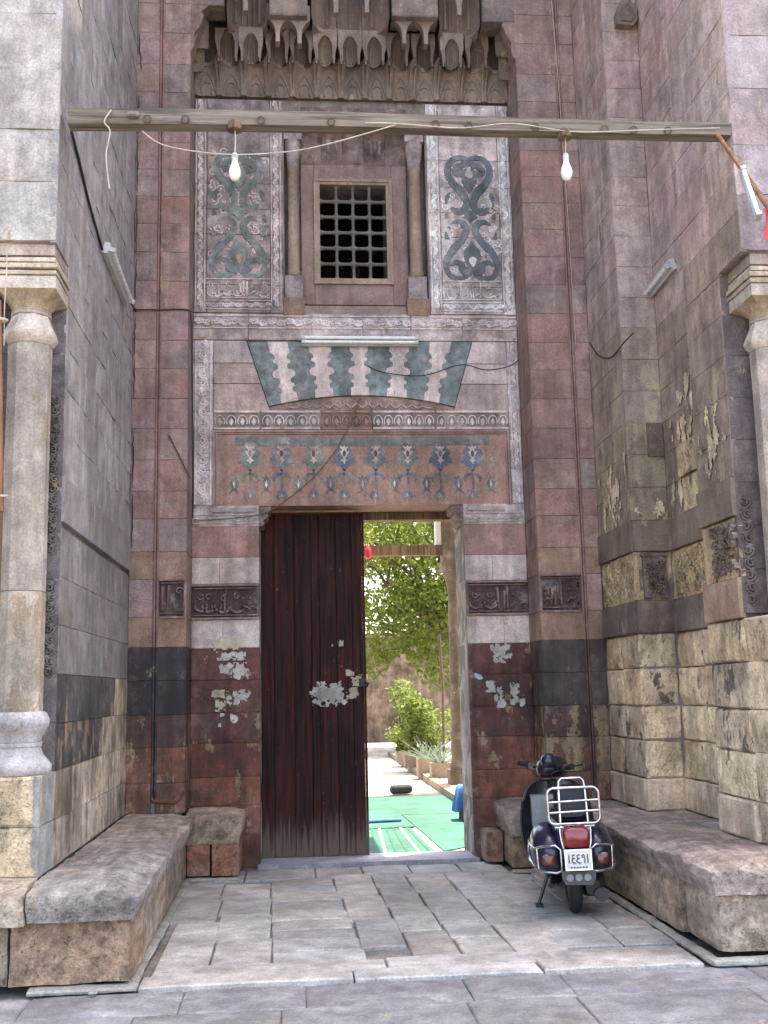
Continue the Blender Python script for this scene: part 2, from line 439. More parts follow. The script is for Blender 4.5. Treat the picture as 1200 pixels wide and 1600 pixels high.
def slab_stone(x0, x1, y0, y1, col, top=.0, gap=.011, parent=None, name='paving_stone', rough=.004, h=.05, skew=0.):
    """paving stone: a wall stone laid on its back"""
    w, l = x1-x0-gap, y1-y0-gap
    if w < .03 or l < .03: return
    me = block_mesh(w, l, h, rough, .007, .14, .004)
    for v in me.vertices:                      # (x, y, z) -> (x, z, -y)
        x, y, z = v.co; v.co = (x+skew*z, z, -y)
    me.update()
    o = link(name, me, 'pave', parent or pavement, (x0+gap/2, y0+gap/2, top+random.uniform(-.004, .004)), (random.uniform(-.004, .004), random.uniform(-.004, .004), 0), col)
    return o
PC = C(174, 168, 162, gain=1.0)
def cr(x, y): return gz(180+x/1.875, 1320+y/1.875)
def colrows(la, lb, rows, tint=PC):
    """column of paving between two joint lines (crop points), rows given as crop y"""
    for i in range(len(rows)-1):
        ya, yb = rows[i], rows[i+1]
        def X(l, y):
            t = (y-l[0][1])/(l[1][1]-l[0][1]); return cr(l[0][0]+t*(l[1][0]-l[0][0]), y)
        a, b, c, d = X(la, ya), X(lb, ya), X(la, yb), X(lb, yb)
        x0, x1 = (a.x+c.x)/2, (b.x+d.x)/2; y0, y1 = (c.y+d.y)/2, (a.y+b.y)/2
        slab_stone(x0, x1, y0, y1, vary(tint, .16, .04))
L_ = {'a': ((195, 110), (118, 388)), 'b': ((318, 110), (276, 388)), 'c': ((455, 100), (460, 345)), 'd': ((640, 110), (728, 300)),
      'e': ((745, 85), (874, 318)), 'f': ((840, 78), (1045, 348)), 'g': ((957, 78), (1198, 335)), 'h': ((1068, 75), (1330, 300))}
colrows(L_['a'], L_['b'], [112, 150, 226, 388])
colrows(L_['b'], L_['c'], [112, 156, 203, 274, 350])
colrows(L_['c'], L_['d'], [98, 119, 139, 161, 189, 216, 244, 272, 306, 340])
colrows(L_['d'], L_['e'], [86, 148, 216, 296])
colrows(L_['e'], L_['f'], [80, 120, 176, 247, 320])
colrows(L_['f'], L_['g'], [78, 134, 190, 222, 266, 347])
colrows(L_['g'], L_['h'], [76, 98, 150, 228, 338])
xh = 1.62
rowsY = [6.98, 7.45, 7.95, 8.35, 8.9, 9.4, 9.85, 10.42]
for i in range(len(rowsY)-1):
    cuts = [xh+.02, xh+.43+random.uniform(-.05, .05), 2.40] if rowsY[i] < 9.7 else [xh+.02, 1.9]
    for k in range(len(cuts)-1): slab_stone(cuts[k], cuts[k+1], rowsY[i], rowsY[i+1], vary(PC, .1, .03))
for (a, b) in ((-.9, -.42), (-.42, .2), (.2, .62), (.62, 1.05), (1.05, 1.5), (1.5, 1.86)):   # row along the threshold
    slab_stone(a, b, cr(640, 96).y+.02, 10.40, vary(C(158, 155, 152, gain=1.0), .08))
# two kerb rows across the recess
yk0, yk1, yk2 = 6.42, 6.66, 6.92
for (a, b) in ((-.72, .55), (.55, 1.55), (1.55, 2.38)): slab_stone(a, b, yk1, yk2, vary(C(176, 172, 168, gain=1.0), .06), .004)
for (a, b) in ((-.86, .34), (.34, 1.42), (1.42, 2.36)): slab_stone(a, b, yk0, yk1, vary(C(184, 180, 176, gain=1.0), .05), .012)
# street slabs in front
y = yk0-.02; i = 0
while y > 3.6:
    dy = (.44, .52, .60)[i % 3]
    for (a, b) in split(-3.2, 4.1, .8, .3): slab_stone(a, b, y-dy, y, vary(C(134, 132, 134, gain=1.0), .05, .02), -.006, .004, rough=.003)
    y -= dy; i += 1

# ================================================================== PORTAL FACADE (door wall with its two piers)
def wcol(base, s=.09, h=.04):
    return lambda x, z, k: vary(base, s, h)
core = MB()
wx0, wx1, wz0, wz1 = rect(444, 176, 667, 497, YF)
gx0, gx1, gz0, gz1 = rect(500, 290, 604, 436, YF+.17)      # window light
T = YF+.6
f0 = YF+.03
core.box(XL-.6, DX0, f0, T, -.04, DZ).box(DX1, XA+1, f0, T, -.04, DZ)
core.box(XL-.6, XA+1, f0, T, DZ+.05, wz0)
core.box(XL-.6, wx0, f0, T, wz0, wz1).box(wx1, XA+1, f0, T, wz0, wz1)
core.box(wx0, gx0, YF+.22, T, wz0, wz1).box(gx1, wx1, YF+.22, T, wz0, wz1).box(gx0, gx1, YF+.22, T, wz0, gz0).box(gx0, gx1, YF+.22, T, gz1, wz1)
core.box(XL-.6, XA+1, f0, T, wz1, HT)
core.box(XL-.6, PX0-.03, YP+.03, YF+.02, -.04, HT).box(PX1+.03, XA+1, YP+.03, YF+.02, -.04, HT)
core.box(PX0-.03, PX1+.03, YP+.06, YF+.02, 9.15, HT)
facade = core.build('portal_facade', 'mortar')
tag(facade, 'tall red and grey stone portal wall with carved panels around the doorway', 'wall')
dark_box = MB().box(-.5, -.45, T-.002, T+1.8, 5.0, 8).box(1.95, 2.0, T-.002, T+1.8, 5, 8).box(-.5, 2, T+1.75, T+1.82, 5, 8).box(-.5, 2, T-.002, T+1.8, 4.95, 4.998).box(-.5, 2, T-.002, T+1.8, 8.002, 8.05)
dark_box.build('window_light_block', 'shadebox', facade)  # unseen dark box, added to keep courtyard light out of the window

RED = C(146, 117, 112); RED2 = C(142, 115, 110); GRY = C(138, 118, 112); PALE = C(176, 163, 160); PALE2 = C(160, 146, 143)
MAR = C(88, 52, 47); BLK = C(56, 47, 50); BRN = C(118, 82, 62)
def pier_col(side):
    def fn(x, z, k):
        if z < .82: return vary(C(118, 80, 66, .88), .06)
        if z < 1.13: return vary(C(108, 70, 56, .78 if side < 0 else .74), .1)
        if z < 1.415: return vary(C(84, 58, 54, .84), .1)
        if z < 2.02: return vary((BLK if side < 0 else C(76, 64, 62))[:3]+(.97,), .1)
        if z < 2.29 or 2.635 < z < 2.89: return vary(C(140, 114, 98), .08)
        i = int(z*3.45)
        b = (RED, GRY, RED2)[(i+(1 if side > 0 else 0)) % 3] if z < 7.2 else (GRY if i % 3 else RED2)
        return vary(b, .10, .06)
    return fn
# pier faces: strip outside the moulding, the roll moulding itself, face inside the moulding
LM0, LM1 = -1.245, -1.205
RM0, RM1 = 2.735, 2.775
for side, (a, b, m0, m1) in ((-1, (XL, PX0, LM0, LM1)), (1, (PX1, XA, RM0, RM1))):
    fn = pier_col(side)
    for i in range(len(ZS)-1):
        z0, z1 = ZS[i], ZS[i+1]
        if z1 > 9.0: break
        mt = 'paint' if z1 < 2.05 else 'stone'
        outer = (a, m0) if side < 0 else (m1, b); inner = (m1, b) if side < 0 else (a, m0)
        course(facade, (0, YP), 0, *outer, z0, z1, 2., fn, mt, d=.06)
        if not (2.29 <= z0 < 2.6):
            course(facade, (0, YP), 0, *inner, z0, z1, .9 if random.random() < .7 else .28, fn, mt, d=.06)
    # roll moulding: two beads and a channel
    for z0, z1, mt, cc in ((.66, 2.02, 'paint', BLK if side < 0 else C(86, 62, 56)), (2.02, 9.0, 'stone', C(134, 104, 98))):
        mm = MB()
        for q in (m0+.006, m1-.006): mm.tube([(q, YP-.004, z0), (q, YP-.004, z1)], .011, 8)
        mm.box(m0, m1, YP+.012, YP+.05, z0, z1)
        mm.build('moulding', mt, facade, color=cc, sm=50)
    if side < 0:      # moulding turns along the foot of the pier
        mm = MB()
        for q in (0, .034): mm.tube([(LM0+.006+q, YP-.004, .70), (LM0+.008+q, YP-.004, .69-q*.3), (LM0+.03+q, YP-.004, .665-q*.3), (PX0-.08, YP-.004, .66-q*.3), (PX0-.03, YP-.004, .69), (PX0-.015, YP-.004, .75)], .012, 8)
        mm.build('moulding', 'paint', facade, color=C(122, 74, 58), sm=50)
    # reveal between pier and inner wall
    rx, rz = (PX0, R(90)) if side < 0 else (PX1, R(-90))
    O = (rx, YP) if side < 0 else (rx, YF)
    for i in range(len(ZS)-1):
        z0, z1 = ZS[i], ZS[i+1]
        if z1 > 9.0: break
        mt = 'paint' if z1 < 2.05 else 'stone'
        course(facade, O, rz, .004, YF-YP-.004, z0, z1, 2., fn, mt, d=.025)
# inner wall courses beside the doorway
def in_col(side):
    def fn(x, z, k):
        if z < .56: return vary(C(112, 72, 60, .9), .08)
        if z < .82: return vary(C(122, 74, 56, .93), .06)
        if z < 1.13: return vary(C(102, 56, 46, .9 if x < 0 else .94), .06)
        if z < 2.02: return vary(MAR[:3]+(.96 if z > 1.4 else .9,), .10)
        if z < 2.29 or 2.635 < z < 2.89: return vary(C(182, 168, 160), .05)
        return vary(C(154, 120, 112), .06)
    return fn
for side, (a, b) in ((-1, (PX0, DX0)), (1, (DX1, PX1))):
    fn = in_col(side)
    for z0, z1, ln, mt in ((0.0, .29, .5, 'paint'), (.29, .56, .9, 'paint'), (.56, .82, .9, 'paint'), (.82, 1.13, .9, 'paint'), (1.13, 1.415, .9, 'paint'), (1.415, 1.72, .9, 'paint'), (1.72, 2.02, .9, 'paint'),
                           (2.02, 2.29, .40, 'stone'), (2.635, 2.89, .33, 'stone'), (2.89, 3.195, .9, 'stone')):
        course(facade, (0, YF), 0, a, b, z0, z1, ln, fn, mt, d=.06)
    # jamb faces inside the doorway
    rz, O = (R(90), (DX0, YF)) if side < 0 else (R(-90), (DX1, T))
    jc = lambda x, z, k: vary(C(88, 82, 72), .12)
    zz = [0, .56, .82, 1.13, 1.72, 2.02, 2.635, 3.195, DZ]
    for i in range(len(zz)-1):
        course(facade, O, rz, .004, T-YF, zz[i], zz[i+1], 2., jc, 'smooth', d=.028)

# settling cracks down the joint of pier and side wall
rgk = random.Random(2)
for y0, y1, xa, xb in ((52, 108, 214, 222), (148, 208, 214, 212), (212, 300, 213, 211), (304, 398, 212, 209), (404, 478, 208, 208), (496, 556, 206, 204), (560, 620, 206, 204), (670, 762, 203, 203), (772, 856, 203, 202)):
    n = 12; pts = []
    for i in range(n+1):
        t = i/n; p = at(xa+(xb-xa)*t+rgk.uniform(-1.3, 1.3), y0+(y1-y0)*t, YP-.006); pts.append((max(p.x, XL+.014+rgk.uniform(0, .012)), p.z))
    MB().ribbon(pts[::-1], [.004+.012*math.sin(math.pi*min(1, max(.05, i/n)))*rgk.uniform(.6, 1.2) for i in range(n+1)], YP-.0095, YP+.01).build('crack', 'cable', facade)

# ---- carving helpers -------------------------------------------------
def spiral(cx, cz, r0, turns, a0, n=14, flip=1):
    return [(cx+flip*r0*(1-.82*i/n)*math.cos(a0+turns*2*math.pi*i/n), cz+r0*(1-.82*i/n)*math.sin(a0+turns*2*math.pi*i/n)) for i in range(n+1)]
def scroll_band(x0, x1, z0, z1, Y, name, color, parent, vert=False, mat='relief', th=.010, wk=.16, border=True):
    """running vine: wave stem, a curl and a leaf in every bend; one carved piece"""
    L, H = (z1-z0, x1-x0) if vert else (x1-x0, z1-z0)
    b = MB(); inner = H*(.70 if border else .9); n = max(2, round(L/(inner*.85))); p = L/n
    def P(u, w): return (x0+H/2+w, z0+u) if vert else (x0+u, z0+H/2+w)
    wave = [P(L*i/(n*6), inner*.36*math.sin(math.pi*i/6)) for i in range(n*6+1)]
    b.ribbon(wave, H*wk*.8, Y-th, Y+.002)
    for k in range(n):
        s = 1 if k % 2 == 0 else -1
        c = (k+.5)*p
        sp = [P(c+q[0], -s*inner*.08+s*q[1]) for q in spiral(0, 0, inner*.30, 1.15, -.4, 11)]
        b.ribbon(sp, [H*wk*(1-.5*i/11) for i in range(12)], Y-th, Y+.002)
        lf = [P(c+p*.38, s*inner*.36), P(c+p*.52, s*inner*.18), P(c+p*.50, -s*inner*.10)]
        b.ribbon(lf, [H*wk*.5, H*wk*1.5, H*wk*.3], Y-th*.9, Y+.002)
    if border:
        for e in (-H/2+H*.05, H/2-H*.05): b.ribbon([P(0, e), P(L, e)], H*.09, Y-th, Y+.002)
    return tag(b.build(name, mat, parent, color=color, fix=False), kind='stuff')
def script_band(x0, x1, z0, z1, Y, name, color, parent, seed=1, th=.016, dens=1.):
    """dense carved calligraphy: tall stems, bowls, curls and dots"""
    rg = random.Random(seed); b = MB(); H = z1-z0; x = x0+H*.05
    while x < x1-H*.10:
        k = rg.random(); w = H*.085
        if k < .42:
            ln = rg.uniform(.55, .85)*H; s = rg.uniform(-.06, .06)*H
            b.ribbon([(x, z0+H*.12), (x+s*.5, z0+H*.12+ln*.5), (x+s, z0+H*.1+ln)], [w*.7, w, w*1.3], Y-th, Y+.002); x += H*rg.uniform(.13, .2)/dens
        elif k < .8:
            r = rg.uniform(.16, .26)*H; cz = z0+H*rg.uniform(.26, .36)
            pts = [(x+r+r*math.cos(a), cz+r*.8*math.sin(a)) for a in [math.pi*(.9+1.25*i/8) for i in range(9)]]
            pts = [(min(x1-.01, q[0]), max(z0+.008, q[1])) for q in pts]
            b.ribbon(pts, [w*(.6+.7*math.sin(math.pi*i/8)) for i in range(9)], Y-th, Y+.002)
            if rg.random() < .7:
                cx, cz2 = x+r, z0+H*rg.uniform(.6, .8)
                sp = [(min(x1-.01, q[0]), min(z1-.01, q[1])) for q in spiral(cx, cz2, H*.13, 1., rg.uniform(0, 6), 8)]
                b.ribbon(sp, w*.7, Y-th*.8, Y+.002)
            x += r*rg.uniform(1.1, 1.6)/dens
        else:
            b.ribbon([(x, z0+H*.2), (x+H*.14, z0+H*.34), (x+H*.30, z0+H*.26)], [w*.5, w*1.1, w*.5], Y-th, Y+.002)
            b.ribbon([(x+H*.04, z0+H*.62), (x+H*.12, z0+H*.62)], w*1.1, Y-th*.8, Y+.002); x += H*.26/dens
    for e in (z0+H*.03, z1-H*.03): b.ribbon([(x0, e), (x1, e)], H*.05, Y-th, Y+.002)
    return tag(b.build(name, 'carved', parent, color=color, fix=False), kind='stuff')

# inscription band 2.29 .. 2.635 on inner wall and on the piers
IB = C(112, 88, 86); IBD = C(78, 58, 58)
for k, (a, b) in enumerate(((PX0, DX0), (DX1, PX1))):
    course(facade, (0, YF), 0, a, b, 2.29, 2.635, 3., lambda x, z, k: IBD, 'carved', d=.05, out=-.012, name='inscription_ground')
    for q in (2.292, 2.612): MB().box(a+.003, b-.003, YF-.022, YF+.02, q, q+.02).build('inscription_border', 'stone', facade, color=C(136, 112, 106))
    script_band(a+.02, b-.02, 2.325, 2.60, YF+.012, 'inscription', IB, facade, 11+k, th=.026)
for k, (a, b) in enumerate(((LM1+.01, PX0), (PX1, RM0-.01))):
    course(facade, (0, YP), 0, a, b, 2.29, 2.635, 3., lambda x, z, k: IBD, 'carved', d=.05, out=-.014, name='inscription_ground')
    script_band(a+.015, b-.015, 2.315, 2.61, YP+.013, 'inscription', C(100, 78, 76), facade, 21+k, th=.024)
    for q in (2.278, 2.620): MB().box(a, b-.002, YP-.018, YP+.03, q, q+.019).build('inscription_border', 'stone', facade, color=C(120, 96, 92))

# corbels carrying the lintel
for side, (a, b) in ((-1, (PX0, DX0)), (1, (DX1, PX1))):
    e = DX0 if side < 0 else DX1; s = -side
    course(facade, (0, YF), 0, a, b, 3.195, 3.40, 3., lambda x, z, k: C(182, 169, 167), 'carved', d=.05, name='corbel_stone')
    prof = [(0, 3.19), (.03, 3.195), (.05, 3.22), (.035, 3.25), (.065, 3.265), (.09, 3.295), (.075, 3.32), (.11, 3.335), (.12, 3.385), (0, 3.385)]
    poly = [(e+s*u, z) for u, z in prof]
    if s < 0: poly = poly[::-1]
    MB().prism(poly, YF-.012, YF+.36).build('corbel', 'carved', facade, color=C(120, 104, 98))
    scroll_band(a+.02, b-.02, 3.22, 3.31, YF+.0, 'carved_border', C(188, 178, 176), facade, th=.012)
    MB().box(a+.05 if side > 0 else a+.2, b-.02 if side < 0 else b-.2, YF-.016, YF+.01, 3.335, 3.375).build('corbel_fillet', 'stone', facade, color=C(164, 150, 148))

# ---- lintel panel ----------------------------------------------------
lx0, lx1, lz0, lz1 = rect(333, 672, 797, 790, YF)
lz0 = DZ+.01
lin_b = MB().box(lx0+.04, lx1-.04, YF+.004, T-.15, lz0, lz1-.03)
lintel = lin_b.build('lintel', 'smooth', facade, color=C(152, 121, 109))
for k, (q0, q1) in enumerate(((0, .022), (.026, .040))):
    mm = MB(); d = .02-.008*k
    mm.box(lx0+q0, lx0+q1, YF-d, YF+.03, lz0, lz1-q0).box(lx1-q1, lx1-q0, YF-d, YF+.03, lz0, lz1-q0).box(lx0+q1, lx1-q1, YF-d, YF+.03, lz1-q1, lz1-q0)
    mm.build('lintel_frame', 'stone', facade, color=C(150, 124, 118))
# inlaid ornament of the lintel: stem band, eight big lotus motifs, seventeen small drops
def fpx(x, y, Y=YF): p = at(x, y, Y); return (p.x, p.z)
ib = MB(); yy0, yy1 = YF+.0005, YF+.006
bx0, bz1 = fpx(367, 680); bx1, bz0 = fpx(765, 694)
bz0 = (bz0+bz1)/2-.04
ib.ribbon([(bx0, (bz1+bz0)/2-.02), ((bx0+bx1)/2, (bz1+bz0)/2-.025), (bx1, (bz1+bz0)/2-.015)], .10, yy0+.001, yy1)
tag(ib.build('inlay_band', 'inlay', lintel, color=C(122, 124, 122)), None)
mx = [391, 440, 490, 538, 587, 637, 688, 738]
def lotus(cx, cz, s):
    p = [(0, .56), (.16, .60), (.30, .50), (.24, .36), (.40, .30), (.50, .10), (.36, .02), (.52, -.14), (.56, -.36), (.38, -.34), (.30, -.50), (.18, -.46), (.10, -.66), (0, -.72)]
    q = [(x, z) for x, z in p]+[(-x, z) for x, z in p[-2:0:-1]]
    return [(cx+x*s, cz+z*s) for x, z in q][::-1]
def vase(cx, cz, s):
    out = []
    o = [(0, -.62), (.10, -.42), (.24, -.40), (.10, -.28), (.06, -.22), (.22, .06), (.34, .22), (.16, .22), (.12, .36), (.26, .46), (.30, .58), (.08, .50), (0, .62)]
    q = o+[(-x, z) for x, z in o[-2:0:-1]]
    return [(cx+x*s, cz+z*s) for x, z in q]
BLU = [C(116, 122, 118), C(112, 114, 118), C(120, 122, 116), C(104, 108, 116), C(118, 116, 120), C(116, 120, 116), C(100, 104, 114), C(102, 106, 118)]
for i, x in enumerate(mx):
    cx, cz = fpx(x, 712); b = MB()
    b.prism(lotus(cx, cz, .215), yy0, yy1)
    mo = b.build('lotus_inlay', 'inlay', lintel, color=BLU[i])
    w = MB().prism(vase(cx, cz+.01, .155), yy0-.003, yy0+.001)
    hole = [(cx+.018*math.cos(a), cz+.022+.034*math.sin(a)) for a in [2*math.pi*k/10 for k in range(10)]]
    w.build('vase_inlay', 'inlay', lintel, color=C(200, 188, 180) if i not in (1, 2, 4) else C(176, 158, 148))
    MB().prism(hole, yy0-.0045, yy0-.001).build('eye_inlay', 'inlay', lintel, color=C(86, 74, 78))
    s = MB(); sx, sz = fpx(x, 738); tx, tz = fpx(x, 775)
    s.ribbon([(sx, sz+.03), (sx+.006, (sz+tz)/2), (sx, tz-.02)], .026, yy0, yy1)
    for q in (-1, 1):
        s.ribbon([(sx, sz-.015), (sx+q*.05, sz-.02), (sx+q*.085, sz-.06), (sx+q*.07, sz-.10)], [.02, .042, .04, .010], yy0+.0006*(q+1), yy1)
        s.ribbon([(tx, tz+.06), (tx+q*.03, tz+.035), (tx+q*.045, tz-.005), (tx+q*.02, tz-.045)], [.02, .036, .034, .010], yy0+.0002+.0006*(q+1), yy1)
    s.build('stem_inlay', 'inlay', lintel, color=BLU[(i+2) % 8])
    d = [(tx, tz+.035), (tx+.012, tz-.0), (tx, tz-.016), (tx-.012, tz)][::-1]
    MB().prism(d, yy0-.002, yy0+.002).build('drop_inlay', 'inlay', lintel, color=C(190, 180, 176))
for i in range(9):
    x = 366+i*(767-366)/8; cx, cz = fpx(x, 757); s = MB()
    for q in (-1, 1):
        s.ribbon([(cx, cz+.09), (cx+q*.028, cz+.02), (cx+q*.008, cz-.05), (cx+q*.05, cz-.09)], [.012, .034, .03, .014], yy0, yy1)
        s.ribbon([(cx+q*.02, cz+.06), (cx+q*.05, cz+.08)], [.02, .005], yy0, yy1)
    s.build('bud_inlay', 'inlay', lintel, color=BLU[i % 8])
    d = [(cx, cz+.045), (cx+.013, cz), (cx, cz-.035), (cx-.013, cz)][::-1]
    MB().prism(d, yy0-.002, yy0+.002).build('drop_inlay', 'inlay', lintel, color=C(196, 186, 182))

# ---- carved border strips at both sides, friezes ---------------------
def flat_stones(x0, x1, z0, z1, ln, col, mat='stone', out=0., nm='stone', cuts=None, s=.06):
    course(facade, (0, YF), 0, x0, x1, z0, z1, ln, wcol(col, s), mat, d=.045, out=out, name=nm, cuts=cuts)
sx0 = fpx(333, 700)[0]; sx1 = fpx(797, 700)[0]
Z = lambda y: (fpx(330, y)[1]+fpx(790, y)[1])/2
zz = [3.40, 3.75, 4.05, Z(643)]
zl = [Z(643), Z(600), Z(568), Z(533)]
for (a, b) in ((PX0, sx0), (sx1, PX1)):
    for i in range(3): flat_stones(a, b, zz[i], zz[i+1], 2, C(184, 170, 168), 'carved')
    for i in range(3): flat_stones(a, b, zl[i], zl[i+1], 2, C(186, 173, 173), 'carved')
    scroll_band(a+.02, b-.015, 3.41, Z(533)-.01, YF+.0, 'carved_border', C(212, 202, 204), facade, vert=True, th=.012)
# frieze of little arches above the lintel
fz0, fz1 = lz1+.005, Z(641)
cuts = [sx0, fpx(407, 650)[0], fpx(501, 650)[0], fpx(581, 650)[0], fpx(680, 650)[0], sx1]
for i in range(5):
    course(facade, (0, YF), 0, cuts[i], cuts[i+1], fz0, fz1, 5, wcol(C(134, 116, 112) if i != 2 else C(134, 110, 100)), 'carved', d=.045, name='frieze_stone')
    a, b = cuts[i]+.01, cuts[i+1]-.01; n = round((b-a)/.105); p = (b-a)/n; fb = MB(); H = fz1-fz0
    for k in range(n):
        cx = a+(k+.5)*p; w = .012
        arc = [(cx+p*.42*math.cos(t), fz0+H*.42+H*.30*math.sin(t)) for t in [math.pi*(1.15-1.3*j/10) for j in range(11)]]
        fb.ribbon(arc, w, YF-.012, YF+.002)
        dm = [(cx, fz0+H*.62), (cx-p*.2, fz0+H*.40), (cx, fz0+H*.20), (cx+p*.2, fz0+H*.40)]
        fb.prism(dm[::1], YF-.011, YF+.002)
    fb.ribbon([(a, fz1-H*.08), (b, fz1-H*.08)], H*.13, YF-.014, YF+.002); fb.ribbon([(a, fz0+H*.06), (b, fz0+H*.06)], H*.10, YF-.014, YF+.002)
    tag(fb.build('frieze_carving', 'relief', facade, color=C(196, 184, 180) if i != 2 else C(146, 120, 108), fix=True), kind='stuff')

# ---- joggled relieving arch ------------------------------------------
vt, vb = Z(533), None
crop = lambda x, y: fpx(280+x/2.069, 480+y/2.069)
tx_ = [220, 285, 350, 415, 490, 550, 610, 680, 745, 810, 880, 945]
bx_ = [290, 330, 385, 440, 500, 555, 615, 670, 735, 790, 840, 890]
def arcz(x):                                   # underside of the arch, crop coordinates
    t = (x-588)/300; return 285+36*t*t
def edge(i, fancy):
    """joint line i from top to bottom; joggled joints get lobes"""
    a = Vector(crop(tx_[i], 112)); bb = Vector(crop(bx_[i], arcz(bx_[i]))); d = bb-a; n = Vector((-d.y, d.x)).normalized()
    pts = []
    lob = [(0, 0), (.18, 0), (.20, .4), (.24, .85), (.29, .75), (.31, .25), (.35, .25), (.37, .9), (.42, 1.1), (.46, .85), (.47, .3), (.50, -.35), (.54, -.5), (.58, -.35), (.60, .2), (.62, .75), (.67, .9), (.70, .6), (.71, .2), (.75, .2), (.77, .7), (.81, .8), (.85, .55), (.86, .05), (1, 0)]
    sg = 1 if i % 2 else -1
    for t, o in (lob if fancy else [(0, 0), (1, 0)]): pts.append(a+d*t+n*(o*.044*sg))
    return pts
for i in range(11):
    e0, e1 = edge(i, 0 < i < 11), edge(i+1, 0 < i+1 < 11)
    teal = i % 2 == 0
    low = [Vector(crop(x, arcz(x))) for x in (bx_[i]+(bx_[i+1]-bx_[i])*k/3 for k in (1, 2))]
    poly = e0+low+e1[::-1]
    cc = Vector((0, 0))
    for p in poly: cc += p
    cc /= len(poly)
    poly = [(p.x+(cc.x-p.x)*.012, p.y+(cc.y-p.y)*.006) for p in poly]
    MB().prism(poly, YF-.004 if teal else YF-.008, YF+.04).build('voussoir', 'inlay' if teal else 'stone', facade, color=vary(C(116, 128, 128) if teal else C(204, 188, 182), .07))
# plain stones beside the arch, fitted to its slanting ends
for side in (-1, 1):
    for k in range(3):
        zt, zb = zl[3-k], zl[2-k]
        def xe(z):
            i = 0 if side < 0 else 11
            a, b = Vector(crop(tx_[i], 112)), Vector(crop(bx_[i], arcz(bx_[i]))); t = (z-a.y)/(b.y-a.y); return a.x+(b.x-a.x)*t
        g = .004
        o_ = sx0+g if side < 0 else sx1-g
        poly = [(o_, zb+g), (xe(zb)+side*g*2, zb+g), (xe(zt)+side*g*2, zt-g), (o_, zt-g)]
        if side > 0: poly = poly[::-1]
        MB().prism(poly, YF-.002, YF+.04).build('stone', 'stone', facade, color=vary(C(186, 170, 166) if (k < 2 and side > 0) or k < 1 else C(168, 150, 144), .05))
# lunette under the arch
pts = [Vector(crop(x, arcz(x)+3)) for x in [292+(888-292)*k/16 for k in range(17)]]
zlow = fz1+.004
poly = [(p.x, p.y) for p in pts][::-1]; poly = [(pts[0].x, zlow), (pts[-1].x, zlow)]+poly
MB().prism(poly, YF+.012, YF+.05).build('lunette', 'carved', facade, color=C(138, 116, 110))
lb = MB()
for k in range(13):
    cx = pts[0].x+.25+(pts[-1].x-pts[0].x-.5)*k/12; hh = (arcz(588)-0)*0
    zt = zlow+.02; top = .085-.055*((k-6)/6)**2
    for q in (-1, 1): lb.ribbon([(cx, zt), (cx+q*.05, zt+top*.55), (cx+q*.02, zt+top)], [.02, .024, .006], YF+.002, YF+.014)
tag(lb.build('lunette_carving', 'relief', facade, color=C(160, 140, 132)), kind='stuff')

# ---- course under the window (carved stones behind the lamp tube) -----
cz0, cz1 = Z(532), Z(491)
cuts = [PX0]+[fpx(x, 510)[0] for x in (388, 487, 567, 642, 722)]+[PX1]
for i in range(6):
    c = C(188, 174, 173) if i in (2, 3, 4, 5) else C(170, 156, 154)
    course(facade, (0, YF), 0, cuts[i], cuts[i+1], cz0, cz1, 5, wcol(c, .05), 'carved', d=.045, name='frieze_stone')
    scroll_band(cuts[i]+.01, cuts[i+1]-.01, cz0+(cz1-cz0)*.42, cz1-.02, YF, 'frieze_carving', C(204, 192, 192), facade, th=.012, wk=.2)

